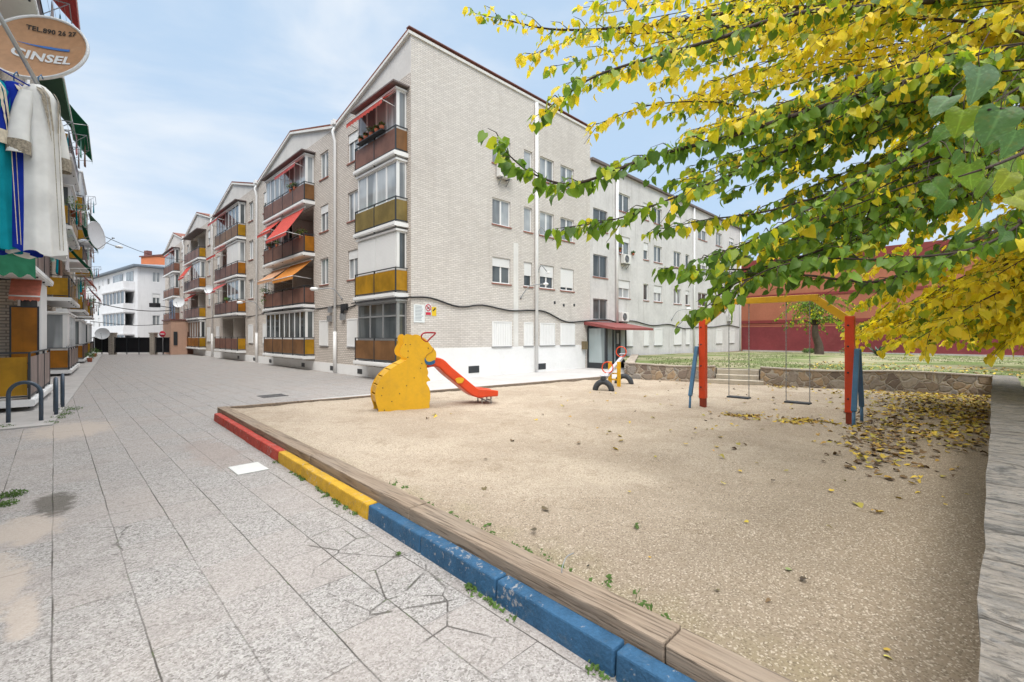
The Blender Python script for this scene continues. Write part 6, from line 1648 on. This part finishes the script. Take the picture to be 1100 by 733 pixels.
# a whip that comes close to the camera: the large dark leaves at the right
near = [((7.4, -1.9, 3.3), (5.0, -1.0, 3.5), tuple(P(1200, 60, 2.6)), tuple(P(1120, 110, 2.0)), tuple(P(1062, 118, 1.75))),
        ((7.4, -1.9, 3.2), (5.2, -1.0, 3.2), tuple(P(1220, 110, 3.2)), tuple(P(1130, 150, 2.7)), tuple(P(1075, 175, 2.5)), tuple(P(1030, 190, 2.5)))]
for c_ in near: brA.tube(catmull([Vector(q) for q in c_], 6), [.018 - .015 * i / (6 * (len(c_) - 1)) for i in range(6 * (len(c_) - 1) + 1)], 7)
random.seed(5)
BV, BF, BC = [], [], []
def bigleaf(u, v, s, size, tip, nrm, col):
    """a mulberry leaf close enough to show its folded blade and side veins"""
    p = P(u, v, s); y = Vector(tip).normalized(); z = Vector(nrm); z = (z - y * z.dot(y)).normalized(); x = y.cross(z)
    NJ, NI = 26, 17; b0 = len(BV); bend = ru(.15, .4); tw = ru(-.3, .3); ph = ru(0, 6)
    for j in range(NJ + 1):
        f = j / NJ
        wd = .52 * (math.sin(math.pi * min(1, (f * .97 + .03)) ** .62)) ** .8 * (1 - .25 * f) if f < 1 else .0
        for i in range(NI):
            c = (i / (NI - 1)) * 2 - 1
            xx = wd * c; yy = f - .13 * (abs(c) ** 1.5) * max(0, 1 - f * 2.2)
            edge = .012 * math.sin((yy * 46 + ph)) * abs(c) ** 6
            vein = .018 * (abs(math.sin((yy - abs(xx) * .75) * 17.0)) ** .35) * min(1, abs(c) * 4)
            zz = .16 * abs(xx) ** 1.2 - bend * f * f + .05 * math.sin(yy * 7 + ph) * abs(c) + vein + tw * xx * f
            BV.append(tuple(p + (x * (xx + edge) + y * yy + z * zz) * size))
            dk = .72 if (abs(c) < .05 or abs(math.sin((yy - abs(xx) * .75) * 17.0)) < .16) else 1.0
            k = 1.45 if dk < 1 else ru(.92, 1.06)
            BC.append(tuple(q * k for q in col))
    for j in range(NJ):
        for i in range(NI - 1): BF.append((b0 + j * NI + i, b0 + j * NI + i + 1, b0 + (j + 1) * NI + i + 1, b0 + (j + 1) * NI + i))
    brA.tube(catmull([p, p - y * size * .25 + Vector((0, 0, .02)), p - y * size * .6 + Vector((.03, -.02, .05))], 4), .0013, 5)
DG = (.05, .105, .05)
bigleaf(1052, 72, 1.72, .095, (-.25, .0, -1), (-.6, -.6, .55), (.11, .19, .10))
bigleaf(1075, 118, 1.75, .10, (-.35, .25, -1), (-.45, -.5, .8), (.085, .17, .06))
bigleaf(1020, 105, 1.85, .075, (-.7, .5, -.6), (-.2, -.3, .9), (.11, .20, .09))
bigleaf(1035, 118, 1.85, .08, (-.3, .2, -1), (-.8, -.2, .3), (.17, .25, .03))
#bigleaf(1100, 72, 1.8, .08, (-.3, .5, -.6), (-.3, -.5, .8), (.05, .11, .05))
#bigleaf(1102, 128, 1.75, .085, (.1, .2, -1), (-.6, -.5, .5), (.05, .11, .035))
bigleaf(1092, 140, 2.0, .085, (-.1, .3, -1), (-.5, -.6, .6), (.09, .18, .07))
for k in range(34):
    u, v = random.gauss(1062, 34), random.gauss(178, 38)
    bigleaf(min(u, 1120), v, ru(2.4, 3.8), ru(.075, .115), (random.gauss(0, .5), random.gauss(0, .5), -1), (-.5 + random.gauss(0, .5), -.5 + random.gauss(0, .5), .6), random.choice([(.07, .15, .035), (.09, .18, .04), (.14, .23, .04), (.28, .33, .045)]))
me = bpy.data.meshes.new('foliage'); off_ = Vector(ta.location)
me.from_pydata([tuple(Vector(q) - off_) for q in BV], [], BF); ca = me.color_attributes.new('Col', 'FLOAT_COLOR', 'POINT')
ca.data.foreach_set('color', np.concatenate([np.array(BC), np.ones((len(BC), 1))], axis=1).ravel()); me.polygons.foreach_set('use_smooth', [True] * len(BF)); me.materials.append(M['leaf'])
fo = bpy.data.objects.new('foliage', me); COL.objects.link(fo); fo.parent = ta
trunk.build('trunk', M['bark'], ta); brA.build('branches', M['twig'], ta); lvA.build('crown', M['leaf'], ta)

# --- second, yellow tree farther along the wall
def round_tree(name, label, base, head, limbs, mixr, leaf, seed, drop=1.0, rad=(3.5, 6.5), trunk_r=.24, zr=(1.2, 4.0), dens=1.0, azr=(0, 6.283), every=.24, step=.08, low=0.0):
    random.seed(seed)
    root = thing(name, label, 'tree', base); base = Vector(base); head = Vector(head)
    t = MB(); t.tube(catmull([base - Vector((0, 0, .1)), base.lerp(head, .35) + Vector((.06, -.04, 0)), base.lerp(head, .7) + Vector((-.05, .06, 0)), head], 4), [trunk_r * (1 - .04 * i) for i in range(13)], 12)
    br = MB(); lv = Leaves()
    for k in range(limbs):
        a = azr[0] + (azr[1] - azr[0]) * ((k + rnd()) / limbs); r = ru(*rad); rise = ru(*zr)
        if rnd() < low: rise = ru(-.1, 1.3); r = min(r, 5.0 + .6 * rnd())
        d = Vector((math.cos(a), math.sin(a), 0))
        top = head + d * r * .45 + Vector((0, 0, rise)); tip = head + d * r + Vector((0, 0, rise - drop * ru(.6, 2.2))); tip.z = max(tip.z, 2.1 - .55 * rnd())
        limb(br, lv, [head - Vector((0, 0, .15)), head + d * r * .18 + Vector((0, 0, rise * .6)), top, top.lerp(tip, .55) + Vector((0, 0, .25)), tip], ru(.03, .05), .004, ru(*mixr), leaf, every, (.5, 1.5), .22, dens, step)
    t.build('trunk', M['bark'], root); br.build('branches', M['twig'], root); lv.build('crown', M['leaf'], root)
    return root
round_tree('tree', 'broad dense yellow autumn tree behind the near one, beyond the slate capped wall', (14.6, -3.6, .6), (14.5, -3.5, 2.6), 96, (.66, 1.0), .14, 44, 1.4, (3.0, 7.4), .24, (.3, 6.4), azr=(1.2, 3.35), every=.17, step=.075, low=.42)
round_tree('tree', 'yellow leaved tree farthest right in front of the maroon wall', (25.5, -4.2, .55), (25.5, -4.2, 2.6), 40, (.7, 1.0), .18, 45, 1.6, (3.0, 5.5), .22, (.2, 3.0), azr=(.9, 4.4), every=.32, step=.12)
round_tree('tree', 'small green tree with a bare grey trunk against the maroon wall', (40.6, 8.0, .35), (40.3, 8.2, 2.6), 30, (.1, .5), .15, 46, .5, (.8, 2.9), .33, (.3, 2.3), every=.4, step=.16)
# shrubs at the foot of the maroon wall
for x, y, r, lb_ in ((44.2, 6.6, .5, 'low green shrub at the foot of the maroon wall, right of the small tree'), (44.0, 9.4, .35, 'low green shrub at the foot of the maroon wall, left of the small tree')):
    m = MB(); tuft(m, (x, y, terr_z(x, y) + r * .45), r * 1.4, 260, .09, .45); m.build('shrub', M['weed'], label=lb_, cat='shrub')
# agave
random.seed(3)
m = MB(); ac = Vector((39.5, 4.4, terr_z(39.5, 4.4)))
for k in range(26):
    a = k * 2.4; el = ru(.25, 1.25); L_ = ru(.7, 1.15); d = Vector((math.cos(a) * math.cos(el), math.sin(a) * math.cos(el), math.sin(el)))
    s_ = d.cross(Vector((0, 0, 1))).normalized(); pts = []
    for j in range(6):
        f = j / 5; w_ = .075 * (1 - f) ** .7 * (1 + .5 * f); c_ = ac + d * L_ * f + Vector((0, 0, -.18 * f * f * L_)); pts += [c_ - s_ * w_, c_ + Vector((0, 0, -.02 * (1 - f))), c_ + s_ * w_]
    m.add(pts, [(j * 3 + q, j * 3 + q + 1, (j + 1) * 3 + q + 1, (j + 1) * 3 + q) for j in range(5) for q in range(2)])
m.build('agave', M['agave'], label='spiky grey green agave at the foot of the maroon wall', cat='plant')

# ================================================================== FALLEN LEAVES, WEEDS
random.seed(11)
BROWN = [(.14, .085, .04), (.10, .06, .035), (.20, .12, .05)]
LIT = [(.60, .42, .05), (.50, .35, .05), (.38, .32, .06), (.42, .25, .05)]
lf = Leaves()
def drop_leaf(l_, x, y, size, cols=None, z=None):
    a = ru(0, 6.28); z = sand_z(x, y) if z is None else z
    c = random.choice(cols or (LIT if rnd() < .72 else BROWN)); k = ru(.8, 1.15)
    l_.add((x, y, z + ru(.008, .03)), (math.cos(a), math.sin(a), ru(-.1, .1)), (random.gauss(0, .25), random.gauss(0, .25), 1), size * ru(.7, 1.2), tuple(q * k for q in c), ru(.5, 2.5))
k = 0
while k < 1600:
    x = ru(9, 17.9); y = nw_y(x) + .05 + abs(random.gauss(0, 1)) * (.5 + 1.1 * max(0, (x - 9) / 9) ** 1.2)
    if x > wall_x(y) - .25: continue
    if rnd() > (.12 + .88 * ((x - 9) / 8.5) ** 1.5): continue
    drop_leaf(lf, x, y, .09); k += 1
for _ in range(420):
    t_ = rnd(); x, y = 7.2 + 5 * t_ + random.gauss(0, .5), .75 + .5 * t_ + random.gauss(0, .32)
    if y > nw_y(x) + .05: drop_leaf(lf, x, y, .085, LIT + BROWN + BROWN)
for cx, cy, n_ in ((10.1, 3.3, 90), (10.35, 2.3, 130), (16.6, 4.3, 60)):
    for _ in range(n_): drop_leaf(lf, cx + random.gauss(0, .3), cy + random.gauss(0, .26), .085)
for _ in range(260):
    x, y = ru(5, 16), ru(.1, 8); 
    if x < wall_x(y) - .3 and rnd() < 1.15 - y / 9: drop_leaf(lf, x, y, .07)
k = 0
while k < 500:
    x, y = ru(18.6, 26), ru(-4, 5)
    if x > wall_x(y) + .3: drop_leaf(lf, x, y, .09, z=terr_z(x, y)); k += 1
for _ in range(160):
    x = ru(3, 17); drop_leaf(lf, x, nw_y(x) - ru(.5, 1.8), .09, z=terr_z(x, nw_y(x) - 1))
lf.build('leaf_litter', M['dry_leaf'], kind='stuff', label='yellow and brown fallen leaves littering the sand and lawn')
# single leaves that can be picked out in the foreground
sl_ = [(777, 519, .09, (.62, .52, .12)), (953, 697, .05, (.50, .33, .05)), (950, 702, .05, (.55, .5, .1)), (845, 614, .055, (.25, .30, .12)), (772, 636, .06, (.14, .12, .05)), (827, 643, .06, (.16, .10, .05)), (804, 562, .05, (.45, .34, .05)),
       (1012, 540, .05, (.60, .42, .05)), (888, 569, .06, (.62, .55, .35)), (866, 622, .055, (.07, .05, .035)), (765, 484, .07, (.6, .3, .04)), (812, 499, .06, (.55, .42, .06)), (520, 494, .06, (.12, .09, .04)), (697, 598, .03, (.6, .36, .04)), (676, 530, .05, (.62, .45, .04)),
       (633, 609, .03, (.03, .025, .02)), (575, 572, .06, (.09, .07, .045)), (520, 526, .09, (.13, .10, .05)), (584, 551, .08, (.12, .09, .05)), (721, 464, .07, (.5, .4, .08)), (745, 471, .07, (.10, .08, .04)), (1036, 534, .05, (.5, .4, .06)), (831, 516, .06, (.05, .03, .025)), (906, 519, .07, (.2, .2, .06))]
for i, (u, v, sz, col) in enumerate(sl_):
    p = G(u, v, .17); l1 = Leaves(); drop_leaf(l1, p.x, p.y, sz * .85, [col])
    dark = sum(col) < .32
    l1.build('fallen_leaf', M['dry_leaf'], label='single fallen %s leaf lying on the bare sand' % ('dark brown' if dark else 'yellowish'), cat='leaf', group='single %s leaves scattered on the sand' % ('dark' if dark else 'yellow'))
# weeds along the kerb and in the pavement joints
random.seed(12)
m = MB()
for _ in range(230):
    y = ru(.8, 7.0); x = kx(y) - abs(random.gauss(0, .025)) - .005
    if vnoise(y * 2.3, 1, 3) < .52: continue
    tuft(m, (x, y, .012), .03, 6, .016, .6)
for (u, v, r, n_) in ((12, 533, .13, 170), (8, 543, .10, 80), (75, 441, .25, 160), (68, 446, .2, 120), (62, 450, .15, 60), (55, 455, .12, 60), (6, 460, .15, 80), (468, 587, .03, 12), (428, 597, .03, 12), (503, 632, .03, 14)):
    p = G(u, v); tuft(m, (p.x, p.y, .02), r, n_ * 2, .014, .35)
for _ in range(40):
    y = ru(1.2, 4.5); x = kx(y) + .36 + abs(random.gauss(0, .06)); tuft(m, (x, y, .19), .035, 6, .02, .7)
for (u, v) in ((528, 575), (545, 590), (568, 596), (684, 567)): p = G(u, v, .17); tuft(m, (p.x, p.y, .185), .035, 26, .014, .6)
m.build('weeds', M['weed'], kind='stuff', label='small green weeds in the joints along the kerb and paving')
# bit of bent pale cord on the sand
m = MB(); p = G(606, 622, .2); m.tube(catmull([p, p + Vector((.0, .02, .05)), p + Vector((.06, .03, .11)), p + Vector((.13, .02, .12))], 5), .004, 6)
m.build('cord', M['grey_metal'], label='short pale cord sticking up from the sand beside the timber edging', cat='cord')
